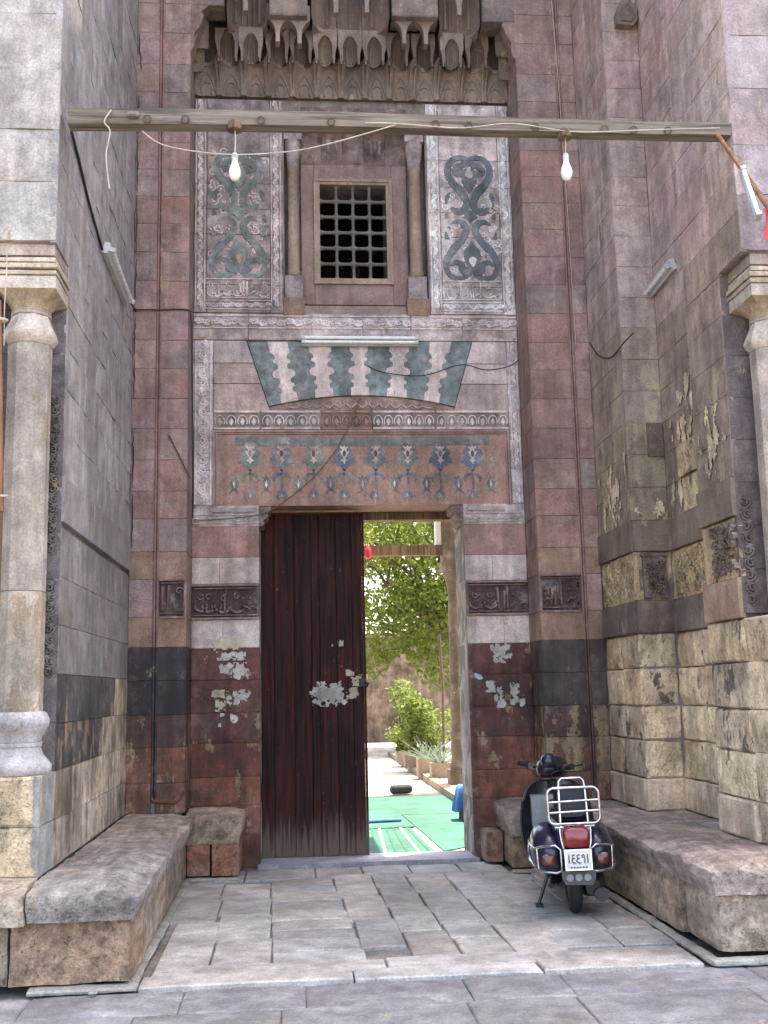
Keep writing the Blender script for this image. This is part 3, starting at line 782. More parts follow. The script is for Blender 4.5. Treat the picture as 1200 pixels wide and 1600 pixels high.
# ---- two ornament panels flanking the window --------------------------
zt = Z(160); zb_ = Z(490)
for side in (-1, 1):
    a, b = (PX0, wx0-.012) if side < 0 else (wx1+.012, PX1)
    gcol = C(148, 135, 133) if side < 0 else C(188, 175, 175)
    rcol = C(200, 187, 185) if side < 0 else C(232, 224, 226)
    zs = [zb_, 5.66, 5.93, 6.2, 6.47, 6.75, 7.05, 7.35, zt]
    for i in range(len(zs)-1):
        cu = [a, a+.13, b-.13, b]
        for k in range(3): course(facade, (0, YF), 0, cu[k], cu[k+1], zs[i], zs[i+1], 5, wcol(gcol, .07), 'carved', d=.045, name='panel_stone', gap=.004)
    scroll_band(a+.015, a+.115, zb_+.06, zt-.02, YF, 'carved_border', rcol, facade, vert=True, th=.012)
    scroll_band(b-.125, b-.02, zb_+.06, zt-.02, YF, 'carved_border', rcol, facade, vert=True, th=.012)
    scroll_band(a+.12, b-.13, zb_+.03, zb_+.13, YF, 'carved_border', rcol, facade, th=.012)
    script_band(a+.13, b-.14, zb_+.15, zb_+.36, YF, 'inscription', rcol, facade, 31+side, th=.012, dens=1.2)
    # inlaid arabesque drawn on a 800 x 1600 survey grid of the panel
    cx = (a+b)/2-.0; k = .00119
    if side < 0: cx += .0
    def g2(x, y): return (cx+(x-397)*k, Z(436)+(1255-y)*k)
    TEAL = C(114, 120, 118) if side < 0 else C(108, 114, 120)
    tb = []
    def strip(pts, w):
        # smooth the polyline
        P = [Vector(p) for p in pts]; out = []; W = []
        n = len(P)
        for i in range(n-1):
            p0, p1, p2, p3 = P[max(0, i-1)], P[i], P[i+1], P[min(n-1, i+2)]
            for j in range(5):
                t = j/5
                out.append(.5*((2*p1)+(p2-p0)*t+(2*p0-5*p1+4*p2-p3)*t*t+(3*p1-p0-3*p2+p3)*t**3)); W.append(w[i]+(w[i+1]-w[i])*t)
        out.append(P[-1]); W.append(w[-1]); return out, W
    right = [
        ([(380, 165), (430, 128), (510, 128), (570, 190), (585, 270), (545, 360), (480, 430), (440, 500), (430, 570), (460, 620), (520, 625), (565, 590)], [34, 34, 38, 44, 46, 50, 60, 52, 44, 52, 52, 14]),
        ([(575, 745), (510, 720), (455, 745), (440, 810), (480, 890), (550, 970), (610, 1060), (620, 1150), (575, 1225), (500, 1240), (430, 1205), (400, 1160)], [12, 34, 46, 46, 50, 52, 44, 38, 36, 34, 34, 30]),
        ([(400, 160), (440, 190), (500, 215), (515, 262), (455, 275), (400, 250)], [30, 50, 48, 46, 50, 60]),
        ([(575, 455), (596, 500), (608, 560)], [10, 34, 10]),
        ([(612, 640), (600, 690)], [8, 34]), ([(618, 815), (606, 880)], [8, 34]),
        ([(405, 1185), (470, 1165), (490, 1110), (545, 1095), (590, 1125)], [60, 60, 40, 32, 10])]
    for ii, (pts, w) in enumerate(right):
        o, W = strip(pts, w)
        for sgn in (1, -1):
            bq = MB().ribbon([g2(397+sgn*(p.x-397), p.y) for p in o], [q*k*1.5 for q in W], YF-.0045-.0009*ii-(.0005 if sgn > 0 else 0), YF+.004)
            bq.build('arabesque_inlay', 'inlay', facade, color=vary(TEAL, .05), fix=True)
    solids = [[(397, 465), (365, 415), (330, 350), (335, 290), (360, 250), (397, 235), (434, 250), (460, 290), (465, 350), (430, 415)],
              [(397, 612), (360, 640), (335, 680), (368, 700), (397, 738), (426, 700), (460, 680), (434, 640)],
              [(400, 895), (370, 945), (330, 990), (330, 1050), (350, 1120), (400, 1180), (450, 1120), (475, 1050), (470, 990), (430, 945)]]
    for s in solids:
        MB().prism([g2(x, y) for x, y in s], YF-.0120, YF+.004).build('arabesque_inlay', 'inlay', facade, color=vary(TEAL, .05))
    for dx, dy, up in ((397, 285, 1), (405, 1080, -1)):
        if side < 0 and up > 0: continue
        d = [(dx+34*math.cos(t)*(1-.25*max(0, math.sin(t)*up)), dy+(34 if math.sin(t)*up > 0 else 34)*-math.sin(t)+(-26*max(0, math.sin(t)*up)**3*up if True else 0)) for t in [2*math.pi*j/14 for j in range(14)]]
        MB().prism([g2(x, y) for x, y in d], YF-.016, YF).build('drop_inlay', 'inlay', facade, color=C(222, 218, 216) if side > 0 else C(170, 148, 136))
    # carved filling between the inlay
    fb = MB(); rg = random.Random(5+side)
    for j in range(90):
        x = rg.uniform(160, 640); y_ = rg.uniform(110, 1230)
        p = g2(x, y_); fb.ribbon(spiral(p[0], p[1], rg.uniform(.02, .05), 1.1, rg.uniform(0, 6), 8), .013, YF-.004, YF+.002)
    tag(fb.build('panel_carving', 'relief', facade, color=rcol), kind='stuff')

# ---- window ----------------------------------------------------------
back = YF+.17
px0, px1 = fpx(470, 300)[0], fpx(638, 300)[0]
for (a, b, z0, z1) in ((px0, gx0-.06, wz0+.2, wz1), (gx1+.06, px1, wz0+.2, wz1), (gx0-.06, gx1+.06, gz1+.06, wz1), (gx0-.06, gx1+.06, wz0+.2, gz0-.06)):
    course(facade, (0, back), 0, a, b, z0, z1, 2., wcol(C(134, 112, 106), .05), 'smooth', d=.04, name='recess_stone')
sl = MB().add([(px0, YF-.004, wz0+.01), (px1, YF-.004, wz0+.01), (px1, back, wz0+.19), (px0, back, wz0+.19), (px0, back+.03, wz0), (px1, back+.03, wz0)], [(0, 1, 2, 3), (0, 4, 5, 1), (1, 5, 2), (0, 3, 4), (3, 2, 5, 4)])
sl.build('window_sill', 'smooth', facade, color=C(146, 124, 118))
wf = MB()
for q0, q1, d in ((.0, .03, .03), (.03, .062, .018)):
    a, b, c, d_ = gx0-.062+q0, gx1+.062-q0, gz0-.062+q0, gz1+.062-q0; w = q1-q0
    wf.box(a, a+w, back-d, back+.04, c, d_).box(b-w, b, back-d, back+.04, c, d_).box(a+w, b-w, back-d, back+.04, c, c+w).box(a+w, b-w, back-d, back+.04, d_-w, d_)
wfo = wf.build('window_frame', 'smooth', facade, color=C(146, 126, 114))
# grille of turned bars: four by six openings
cw, ch = (gx1-gx0)/4, (gz1-gz0)/6
for i in range(1, 4):
    x = gx0+cw*i; pr = []
    for j in range(6):
        for t, r in ((0., .034), (.10, .028), (.22, .017), (.45, .016), (.5, .021), (.55, .016), (.78, .017), (.90, .028)): pr.append((r, gz0+ch*(j+t)))
    pr.append((.02, gz1))
    MB().lathe(pr, 8, (x, back+.03)).build('grille_bar', 'grille', wfo, sm=60)
for j in range(1, 6):
    z = gz0+ch*j; pts = []; rr_ = []
    for i in range(4):
        for t, r in ((0., .034), (.12, .027), (.26, .018), (.74, .018), (.88, .027)): pts.append((gx0+cw*(i+t), back+.03, z)); rr_.append(r)
    pts.append((gx1, back+.03, z)); rr_.append(.02)
    MB().tube(pts, rr_, 8).build('grille_bar', 'grille', wfo, sm=60)
# colonnettes in the window corners
for x0_, x1_ in ((447, 470), (638, 662)):
    a, b = fpx(x0_, 350)[0], fpx(x1_, 350)[0]; c = (a+b)/2; r = (b-a)/2*.82
    z = [Z(q) for q in (492, 466, 432, 424, 262, 218, 178)]
    cb = MB()
    cb.lathe([(r*1.15, z[2]), (r*1.3, z[2]+.01), (r*1.05, z[3]-.03), (r*1.2, z[3]), (r, z[3]+.02), (r*.94, (z[3]+z[4])/2), (r*.9, z[4]-.02), (r*1.05, z[4]), (r, z[4]+.01)], 16, (c, YF+.06))
    col = cb.build('colonnette', 'smooth', facade, color=C(146, 126, 112), sm=50)
    MB().lathe([(r*1.0, z[4]+.01), (r*1.02, z[4]+.06), (r*1.25, z[4]+.14), (r*1.2, z[4]+.16), (r*1.35, z[4]+.20), (r*1.4, z[5])], 12, (c, YF+.06)).build('capital', 'carved', col, color=C(160, 146, 146), sm=40)
    MB().box(c-r*1.5, c+r*1.5, YF-.02, YF+.15, z[5]-.02, z[6]).build('capital_block', 'carved', col, color=C(160, 148, 148))
    MB().box(c-r*1.45, c+r*1.45, YF-.012, YF+.14, z[1], z[2]).build('base_block', 'carved', col, color=C(150, 138, 138))
    MB().box(c-r*1.7, c+r*1.7, YF-.018, YF+.14, z[0]-.01, z[1]-.003).build('base_stone', 'smooth', col, color=C(134, 110, 96))
# little stalactite hood over the window
hz0, hz1 = Z(246), Z(168); n = 5; p = (px1-px0)/n
for i in range(n):
    cx = px0+(i+.5)*p; hb = MB()
    nn = 8; rows = []
    for t in range(6):
        f = t/5; zz_ = hz0+(hz1-hz0)*.62*f; row = []
        for q in range(nn+1):
            u = -1+2*q/nn; cusp = abs(u)**3
            row.append((cx+u*p/2*.98, back-.005-(f**2)*(.03+.11*cusp), zz_))
        rows.append(row)
    v = [q for r_ in rows for q in r_]
    hb.add(v, [(a*(nn+1)+q, a*(nn+1)+q+1, (a+1)*(nn+1)+q+1, (a+1)*(nn+1)+q) for a in range(5) for q in range(nn)])
    hb.box(cx-p*.49, cx+p*.49, YF+.02, YF+.20, hz0+(hz1-hz0)*.62, hz1)
    if i in (1, 3):
        for s in (-.2, .2): hb.lathe([(.004, hz0+.05), (.02, hz0+.07), (.014, hz0+.10), (.035, hz0+.2)], 8, (cx+s*p, YF+.05))
    hb.build('window_hood', 'carved', facade, color=C(128, 108, 104), sm=50)
# ================================================================== MUQARNAS HOOD
MQ = C(126, 112, 102)
hood = MB().box(PX0, PX1, YF+.01, YF+.028, Z(157), 8.75).box(PX0-.02, PX1+.02, YP+.30, YF+.01, 8.72, 9.15).build('muqarnas_hood', 'smooth', color=C(96, 84, 80))
tag(hood, 'tiers of carved stone stalactite niches crowning the portal recess', 'stalactite hood')
t1a, t1b, t2b = Z(157), at(550, 103, YF-.15).z, at(550, 50, YF-.30).z
ncell = 13; mp = (PX1-PX0)/ncell
def cove_mesh(p, z0, z1, back, mid, cusp):
    """fan of the lowest tier: flat arched panel in the middle, ribs flaring out to cusps"""
    b = MB(); nu, nt = 12, 8; v = []
    for t in range(nt+1):
        f = t/nt
        for q in range(nu+1):
            u = -1+2*q/nu; e = abs(u)**2.4
            g = 1-math.sqrt(max(0, 1-f*f))
            y = -(.015+g*(mid+(cusp-mid)*e)+.018*(abs(u) > .8)*(1-f))
            v.append((u*p/2*.985, y, z0+(z1-z0)*f))
    fs = [(t*(nu+1)+q, t*(nu+1)+q+1, (t+1)*(nu+1)+q+1, (t+1)*(nu+1)+q) for t in range(nt) for q in range(nu)]
    b.add(v, fs)
    # rim on the scalloped top edge
    top = [v[nt*(nu+1)+q] for q in range(nu+1)]
    n = len(top); r = []
    for x, y, z in top: r += [(x, y-.012, z), (x, y-.012, z+.045), (x, .0, z+.045), (x, 0, z)]
    b.add(r, [(4*i+k, 4*i+4+k, 4*i+4+(k+1) % 4, 4*i+(k+1) % 4) for i in range(n-1) for k in range(4)])
    # small blind arch in the panel
    a, h0, h1 = p*.20, z0+.02, z0+(z1-z0)*.46
    arc = [(-a, h0)]+[(-a*math.cos(t), h1-a*.9+a*1.1*math.sin(t)) for t in [math.pi*i/10 for i in range(11)]]+[(a, h0)]
    b.ribbon(arc, .012, -.034, -.008)
    def on(u, f):
        e = abs(u)**2.4; g = 1-math.sqrt(max(0, 1-f*f)); return (u*p/2*.985, -(.02+g*(mid+(cusp-mid)*e)+.018*(abs(u) > .8)*(1-f)), z0+(z1-z0)*f)
    b.tube([on(u_/10, .08+.72*(1-abs(u_/8.2)**1.7)) for u_ in range(-8, 9)], .011, 6)
    for s in (-1, 1):
        b.tube([on(s*(.97-.02*f_), f_/8) for f_ in range(0, 9)], .015, 6)
        b.tube([on(s*(.84-.20*(f_/8)**2), f_/8) for f_ in range(0, 9)], .009, 6)
    for s in (-1, 1): b.ribbon([(s*p*.47, z0), (s*p*.44, z0+(z1-z0)*.4), (s*p*.36, z0+(z1-z0)*.8)], [.02, .016, .012], -.05, -.01)
    me = b.mesh('niche'); bm = bmesh.new(); bm.from_mesh(me); bmesh.ops.recalc_face_normals(bm, faces=bm.faces); bm.to_mesh(me); bm.free(); smooth(me, 45); return me
cm = cove_mesh(mp, 0, t1b-t1a, 0, .045, .26)
for i in range(ncell): link('niche', cm, 'smooth', hood, (PX0+(i+.5)*mp, YF, t1a), color=vary(MQ, .08, .04))

def niche_mesh(p, a, H, h, D, leg, pend=0., fill=True, lean=.0):
    """block with one arched niche: width p, niche half-width a, arch apex h, block height H, niche depth D, pendant drop"""
    b = MB(); n = 10
    arc = []
    for i in range(n+1):                      # pointed arch
        t = i/n; u = -1+2*t
        arc.append((a*u, leg+(h-leg)*(1-abs(u)**2.4)))
    # front face
    for i in range(n):
        (x0, z0), (x1, z1) = arc[i], arc[i+1]
        b.add([(x0, 0, z0), (x1, 0, z1), (x1, 0, H), (x0, 0, H)], [(0, 1, 2, 3)])
    for s in (-1, 1):
        x0, x1 = (s*a, s*p/2)
        xm = x0+(x1-x0)*.45; xn = x0+(x1-x0)*.15
        b.add([(xn, 0, -pend), (xm, 0, -pend), (x0+(x1-x0)*.6, 0, leg*.45), (x1, 0, leg*1.15), (x1, 0, H), (x0, 0, H), (x0, 0, leg*.4)], [(0, 1, 2, 3, 4, 5, 6)])
        bk = D*.55
        b.add([(xn, 0, -pend), (xm, 0, -pend), (xm, bk, -pend*.4), (xn, bk, -pend*.4)], [(0, 1, 2, 3)])
        b.add([(xm, 0, -pend), (x0+(x1-x0)*.6, 0, leg*.45), (x0+(x1-x0)*.6, bk, leg*.45), (xm, bk, -pend*.4)], [(0, 1, 2, 3)])
        b.add([(x0+(x1-x0)*.6, 0, leg*.45), (x1, 0, leg*1.15), (x1, bk, leg*1.15), (x0+(x1-x0)*.6, bk, leg*.45)], [(0, 1, 2, 3)])
        b.add([(xn, 0, -pend), (x0, 0, leg*.4), (x0*.9, bk, leg*.4), (xn*.9, bk, -pend*.4)], [(0, 1, 2, 3)])
        b.add([(x1, 0, leg*1.15), (x1, 0, H), (x1, bk, H), (x1, bk, leg*1.15)], [(0, 1, 2, 3)])
    # niche interior
    lv = 9; m_ = 10; v = []
    for j in range(lv+1):
        z = -.02+(h+.02)*j/lv
        w = a if z <= leg else a*(max(0., 1-(z-leg)/(h-leg)))**(1/2.4)
        for q in range(m_+1):
            u = -1+2*q/m_
            v.append((w*math.sin(u*math.pi/2), D*(w/a)*math.cos(u*math.pi/2)+.001, z))
    b.add(v, [(j*(m_+1)+q, j*(m_+1)+q+1, (j+1)*(m_+1)+q+1, (j+1)*(m_+1)+q) for j in range(lv) for q in range(m_)])
    # flutes in the niche
    for s in (-.45, 0, .45):
        b.tube([(a*.93*s, D*.93*math.cos(s*math.pi/2*.8), 0), (a*.93*s, D*.93*math.cos(s*math.pi/2*.8), leg), (a*.45*s, D*.5*math.cos(s), h*.88)], [.008, .008, .004], 5)
    # raised edge round the opening
    b.ribbon([(-a*1.06, -pend*.5)]+[(x*1.08, z+.012) for x, z in arc]+[(a*1.06, -pend*.5)], .016, -.010, .002)
    me = b.mesh('niche'); smooth(me, 40); return me
# second tier: niches over the same rhythm, some deep and dark, some shallow
Y2 = YF-.275; z2 = t1b+.02; H2 = t2b-z2+.04
tier2 = [(355, 'd'), (392, 's'), (434, 'p'), (471, 'p'), (508, 's'), (547, 's'), (585, 's'), (622, 'p'), (662, 'p'), (706, 's'), (746, 'd')]
ms = niche_mesh(mp*.98, mp*.30, H2, H2*.74, .15, H2*.36, .075)
md = niche_mesh(mp*.98, mp*.30, H2, H2*.92, .20, H2*.45, .06)
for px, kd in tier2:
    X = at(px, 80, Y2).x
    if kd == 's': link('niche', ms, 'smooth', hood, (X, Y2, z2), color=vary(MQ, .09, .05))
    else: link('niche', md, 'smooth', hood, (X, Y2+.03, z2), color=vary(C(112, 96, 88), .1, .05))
# third tier: three wide bowls with flush blocks between, pendants hanging in the bowls
Y3 = YP+.01; z3 = at(550, 40, YF-.33).z; z3t = 9.15
def bowl_mesh(hw, H, D):
    b = MB(); m_, lv = 18, 8; v = []
    for j in range(lv+1):
        f = j/lv; z = f*H
        for q in range(m_+1):
            u = -1+2*q/m_; v.append((hw*math.sin(u*math.pi/2), .03+D*math.cos(u*math.pi/2)*(1-.25*f), z))
    b.add(v, [(j*(m_+1)+q, j*(m_+1)+q+1, (j+1)*(m_+1)+q+1, (j+1)*(m_+1)+q) for j in range(lv) for q in range(m_)])
    top = [v[q] for q in range(m_+1)]; r = []
    for x, y, z in top: r += [(x, y, z), (x*.985, y-.02, z-.01), (x*.97, y-.02, z-.05), (x*.98, y+.12, z-.075)]
    b.add(r, [(4*i+k, 4*i+4+k, 4*i+4+(k+1) % 4, 4*i+(k+1) % 4) for i in range(m_) for k in range(3)])
    for s in (-.6, -.3, 0, .3, .6): b.tube([(hw*.96*s, .03+D*.96*math.cos(s*1.5), .02), (hw*.96*s, .03+D*.96*math.cos(s*1.5)*.8, H)], .012, 5)
    me = b.mesh('bowl'); smooth(me, 50); return me
for px, wpx in ((386, 34), (548, 66), (719, 35)):
    X = at(px, 30, Y3).x; hw = wpx/166.
    link('bowl_niche', bowl_mesh(hw, z3t-z3, .30), 'smooth', hood, (X, Y3, z3), color=vary(C(122, 106, 98), .06))
def pendant(px, ybot, Y, w=.06, d=.08):
    p = at(px, ybot, Y); b = MB(); z = p.z
    hw = [(0, .42), (.06, .40), (.11, .42), (.15, .55), (.19, .85), (.225, 1.35), (.25, 2.0), (.30, 2.1), (.42, 2.1)]
    pr = [(q*w, z+h_) for h_, q in hw]; pr = pr+[(-x, q) for x, q in pr[::-1]]
    b.prism([(p.x+x, q) for x, q in pr], Y-d/2, Y+d/2)
    o = b.build('pendant', 'smooth', hood, color=vary(C(138, 124, 116), .05)); return o
for px, yb in ((384, 20), (525, 23), (573, 23), (717, 27)): pendant(px, yb, Y3+.02, .055)
for px, yb in ((434, 69), (468, 72), (631, 72), (665, 73)): pendant(px, yb, Y3+.13, .052, .10)
for x0, x1, yb in ((PX0-.01, at(351, 20, Y3).x, 16), (at(420, 20, Y3).x, at(481, 20, Y3).x, 27), (at(612, 20, Y3).x, at(685, 20, Y3).x, 23), (at(753, 20, Y3).x, PX1+.01, 28)):
    z = at((x0*158+550), yb, Y3).z if False else (at(550, yb, Y3).z)
    me = block_mesh(x1-x0-.006, z3t-z, .26, .004, .010)
    link('flush_block', me, 'stone', hood, (x0+.003, Y3-.01, z), color=vary(C(126, 112, 105), .05))
# lobed corners where the hood meets the piers
for s, X in ((1, PX0), (-1, PX1)):
    for k, (z, dx, r) in enumerate(((t1b+.02, .16, .13), (t1b+.22, .22, .15))):
        m_ = niche_mesh(.24, .09, .28, .22, .12, .08, .03)
        link('niche', m_, 'smooth', hood, (X+s*(.05+.05*k), YF-.26-.10*k, z-.12), (0, 0, s*R(60)), color=vary(C(120, 104, 96), .06))
    pr = [(X-s*.004, 7.9), (X+s*.03, 7.95), (X+s*.05, 8.05), (X+s*.035, 8.10), (X+s*.08, 8.16), (X+s*.13, 8.30), (X+s*.10, 8.34), (X+s*.17, 8.40), (X+s*.2, 8.55), (X-s*.004, 8.55)]
    MB().prism(pr if s > 0 else pr[::-1], YP+.005, YP+.17).build('lobed_corner', 'stone', hood, color=C(132, 112, 106))

# ================================================================== SIDE WALLS
def wall_core(name, boxes, label):
    b = MB()
    for q in boxes: b.box(*q)
    return tag(b.build(name, 'mortar'), label, 'wall')
lw = wall_core('side_wall', [(-14, XL-.03, 7.13, YP+.6, -.04, 4.45), (-14, XL-.03, 6.73, YP+.6, 4.45, HT), (-14, XL-.03, 6.73, 7.14, -.04, 1.14), (-14, -2.1, 6.73, 7.14, 1.13, 4.46)],
               'dark grey side wall with peeling black paint beside the pale corner column')
GL = C(134, 128, 127); CR = C(196, 178, 142); CRG = C(176, 166, 150)
def lcol(u, z, k):            # u: metres from the street edge
    if z < .84: return vary(C(176, 160, 146, .92), .08)
    if z < 1.14: return vary(C(184, 168, 150, .94) if u > .55 else C(150, 138, 120, .75), .08)
    if z < 1.43: return vary(C(184, 168, 148) if u > 1.7 else C(70, 67, 69, .80), .07)
    if z < 1.74: return vary(C(194, 172, 142) if u > 2.5 else C(76, 74, 76, .92), .08)
    if z < 2.69: return vary(C(130, 123, 120), .05)
    if z < 3.0: return vary(C(142, 136, 135), .04)
    return vary(C(152, 147, 148), .03, .02)
zc = [.56, .84, 1.14, 1.43, 1.74, 2.05, 2.36, 2.675]
for i in range(len(zc)-1): course(lw, (XL, 7.1), R(90), 0, YP-7.1, zc[i], zc[i+1], .62, lcol, 'paint' if zc[i] < 1.7 else 'stone', rough=.007 if i < 4 else .004, d=.04)
course(lw, (XL, 7.1), R(90), 0, YP-7.1, 2.715, 3.02, .9, lcol, 'smooth', d=.04, out=.012)
z = 3.02; rowh = [.30, .29, .28, .29, .27]
i = 0
while z < 8.9:
    h = rowh[i % 5]; z1 = z+h
    s = 7.1 if z < 4.44 else 6.70
    course(lw, (XL, s), R(90), 0, YP-s, z, z1, 1.0, lcol, 'stone', rough=.010, d=.04, gap=.0012, bev=.0016)
    z = z1; i += 1
# street front of the same wall: block under the column, wall over it
for z0, z1 in ((.56, .85), (.85, 1.14)):
    course(lw, (-3.0, 6.70), 0, 0, 3.0+XL, z0, z1, .8, lambda x, z, k: vary(C(220, 196, 160, 1., 1.), .06), 'lime', rough=.016, d=.05, bev=.014)
    course(lw, (XL, 6.70), R(90), 0, .40, z0, z1, 2., lambda x, z, k: vary(C(150, 150, 146), .05), 'stone', rough=.008, d=.04)
z = 4.46; i = 0
while z < 8.0:
    h = (.40, .36, .42)[i % 3]
    course(lw, (-3.0, 6.70), 0, 0, 3.0+XL, z, z+h, .9, lambda x, z, k: vary(C(166, 160, 156), .05), 'stone', rough=.010, d=.05, gap=.002, bev=.0025)
    z += h; i += 1
# nook behind the column, carved on its inner face
z = 1.14; i = 0
while z < 4.40:
    h = min(.30, 4.45-z)
    course(lw, (-2.1, 7.10), 0, 0, 2.1+XL-.003, z, z+h, .7, lambda x, z, k: vary(C(104, 96, 98), .08), 'stone', d=.04)
    z += h; i += 1
for z0, z1 in ((1.72, 2.32), (2.50, 3.55)): scroll_band(XL-.10, XL-.012, z0, z1, 7.10, 'carved_border', C(108, 100, 98), lw, vert=True, th=.02, mat='carved', border=False)

rw = wall_core('side_wall', [(XA+.03, XA+6, 9.06, YP+.6, -.04, HT), (XN+.03, XA+6, 7.0, 9.1, -.04, HT), (XC+.03, XA+6, 7.13, 7.74, -.04, 4.45), (XC+.03, 14, 6.73, 7.74, 4.45, HT),
                             (XC+.03, 14, 6.73, 7.14, -.04, 1.14), (3.62, 14, 6.73, 7.14, 1.13, 4.46)],
               'side wall of pale limestone below and mauve stone above, beside the scooter')
def rcol(u, z, k):            # u unused
    if z < .84: return vary(C(194, 172, 150, .98), .06)
    if z < 2.02: return vary(random.choice((C(228, 205, 172, .99, 1.05), C(220, 194, 158, .96, 1.05), C(208, 186, 160, .88, 1.05), C(232, 210, 178, .98, 1.05))), .08, .03)
    if z < 2.30: return vary(random.choice((C(112, 98, 90), C(104, 92, 84), C(148, 124, 104))), .08)
    if z < 2.72: return vary(C(196, 172, 138, .93), .06)
    if z < 2.99: return vary(C(118, 104, 94), .06)
    if z < 3.9: return vary(C(134, 118, 108, random.choice((.92, .78, .66))), .06)
    if z < 4.6: return vary(C(146, 129, 121, .90), .06)
    return vary(random.choice((C(168, 149, 144), C(172, 149, 145), C(165, 149, 143), C(174, 156, 149))), .05, .02)
zr = [.56, .82, 1.13, 1.415, 1.73, 2.02, 2.30]
def rmat(u, z):
    if .83 < z < 2.02 or 2.3 < z < 2.72: return 'lime'
    if 3. < z < 4.6: return 'paintup'
    return 'stone'
M['paintup'] = stone_mat('crusted_stone', stain=.3, fine=.24, streak=.3, bump=.45, under=(.50, .43, .31, 1), dust=.12)
segs = [((XA, YP), R(-90), 0, 1.0), ((XA, 9.05), 0, 0, XN-XA), ((XN, 9.05), R(-90), 0, 1.5), ((XC, 7.75), R(-90), 0, .65)]
for si, (O, rz, a, b) in enumerate(segs):
    for i in range(len(zr)-1):
        rough = .020 if 0 < i < 5 else .007
        course(rw, O, rz, a, b, zr[i], zr[i+1], .55 if i < 5 else .6, rcol, mats=rmat, rough=rough, bev=.012 if i < 5 else .007, d=.04, gap=.008, out=.02 if i == 0 else (.006 if i < 5 else .018), pillow=.006 if 0 < i < 5 else 0)
    course(rw, O, rz, a, b, 2.30, 2.715, .8, rcol, mats=rmat, d=.03, out=-.010, rough=.014)
    course(rw, O, rz, a, b, 2.72, 2.985, .9, rcol, 'smooth', d=.05, out=.022)
    z = 2.99; i = 0
    while z < 8.9:
        h = (.29, .29, .28, .29)[i % 4]
        if not (si == 3 and z > 4.44):
            course(rw, O, rz, a, b, z, z+h, .6, rcol, mats=rmat, rough=.005, d=.04, gap=.002, bev=.0025)
        z += h; i += 1
z = 4.45; i = 0
while z < 8.9:                      # over the column the wall comes out to the street line
    h = .29; course(rw, (XC, 7.75), R(-90), 0, 1.05, z, z+h, .6, rcol, mats=rmat, rough=.005, d=.04, gap=.002, bev=.0025); z += h
for z0, z1 in ((.56, .82), (.82, 1.14)): course(rw, (XC, 7.10), R(-90), 0, .40, z0, z1, .5, rcol, 'lime', rough=.02, d=.04, bev=.012)
for i in range(3, 6): course(rw, (XC, 7.10), R(-90), 0, .38, zr[i-1], zr[i], .5, rcol, 'lime', rough=.02, d=.30, bev=.012)
z = 4.46; i = 0
while z < 8.0:
    h = (.40, .36, .42)[i % 3]
    course(rw, (XC, 6.70), 0, 0, 1.6, z, z+h, .9, lambda x, z, k: vary(random.choice((C(146, 130, 131), C(152, 139, 140))), .05), 'stone', rough=.008, d=.05, gap=.002, bev=.0025)
    z += h; i += 1
z = 2.05
while z < 4.40:
    h = min(.30, 4.45-z)
    course(rw, (XC+.004, 7.10), 0, 0, .6, z, z+h, .7, lambda x, z, k: vary(C(104, 92, 92), .08), 'stone', d=.04); z += h
scroll_band(XC+.01, XC+.12, 2.1, 2.85, 7.10, 'carved_border', C(96, 86, 84), rw, vert=True, th=.02, mat='carved', border=False)
for z0, z1 in ((.56, .85), (.85, 1.14)):
    course(rw, (XC, 6.70), 0, 0, 1.6, z0, z1, .8, lambda x, z, k: vary(C(212, 190, 158, 1., 1.), .06), 'lime', rough=.016, d=.05, bev=.014)
for par, xa, xb in ((lw, -3.0, -2.1), (rw, 3.62, 4.65)):       # street front outside the column nooks
    z = 1.14
    while z < 4.40:
        h = min(.31, 4.45-z); course(par, (xa, 6.70), 0, 0, xb-xa, z, z+h, .7, lambda x, z, k: vary(C(176, 166, 160), .05), 'stone', rough=.008, d=.05); z += h
# carved pilaster and panel in the band of the niche, stepped soffit
def carve_patch(O, rz, u0, u1, z0, z1, col, seed, th=.02):
    b = MB(); rg = random.Random(seed)
    for j in range(int((u1-u0)*(z1-z0)*700)):
        u, z = rg.uniform(u0+.02, u1-.02), rg.uniform(z0+.02, z1-.02)
        b.ribbon(spiral(u, z, rg.uniform(.018, .032), .9, rg.uniform(0, 6), 6), .010, -th, .004)
    tag(b.build('carving', 'carved', rw, (O[0], O[1], 0), (0, 0, rz), col, fix=False), kind='stuff')
carve_patch((XA, YP), R(-90), .06, .95, 2.33, 2.70, C(176, 158, 124), 1, .006)
carve_patch((XN, 9.05), R(-90), .06, 1.2, 2.33, 2.70, C(178, 160, 126), 2, .006)
MB().box(0, .20, -.03, .03, 2.32, 2.70).box(-.015, .215, -.045, .02, 2.675, 2.70).build('pilaster', 'carved', rw, (XA+.07, 9.05, 0), color=C(112, 98, 90))
carve_patch((XA+.07, 9.05-.03), 0, 0, .2, 2.34, 2.66, C(120, 104, 94), 3, .02)
carve_patch((XC, 7.75), R(-90), .22, .64, 2.33, 2.70, C(120, 106, 96), 4, .03)
# little corbel high on the niche return
MB().prism([(0, 0), (.16, -.01), (.20, .05), (.20, .16), (.14, .26), (.05, .24), (0, .12)], -.05, .05).build('corbel', 'stone', rw, (XN-.22, 9.02, 7.62), color=C(134, 118, 110))
MB().prism([(.04, .03), (.14, .02), (.165, .06), (.165, .14), (.12, .20), (.06, .19), (.04, .1)], -.065, -.045).build('corbel_panel', 'stone', rw, (XN-.22, 9.02, 7.62), color=C(118, 102, 96))
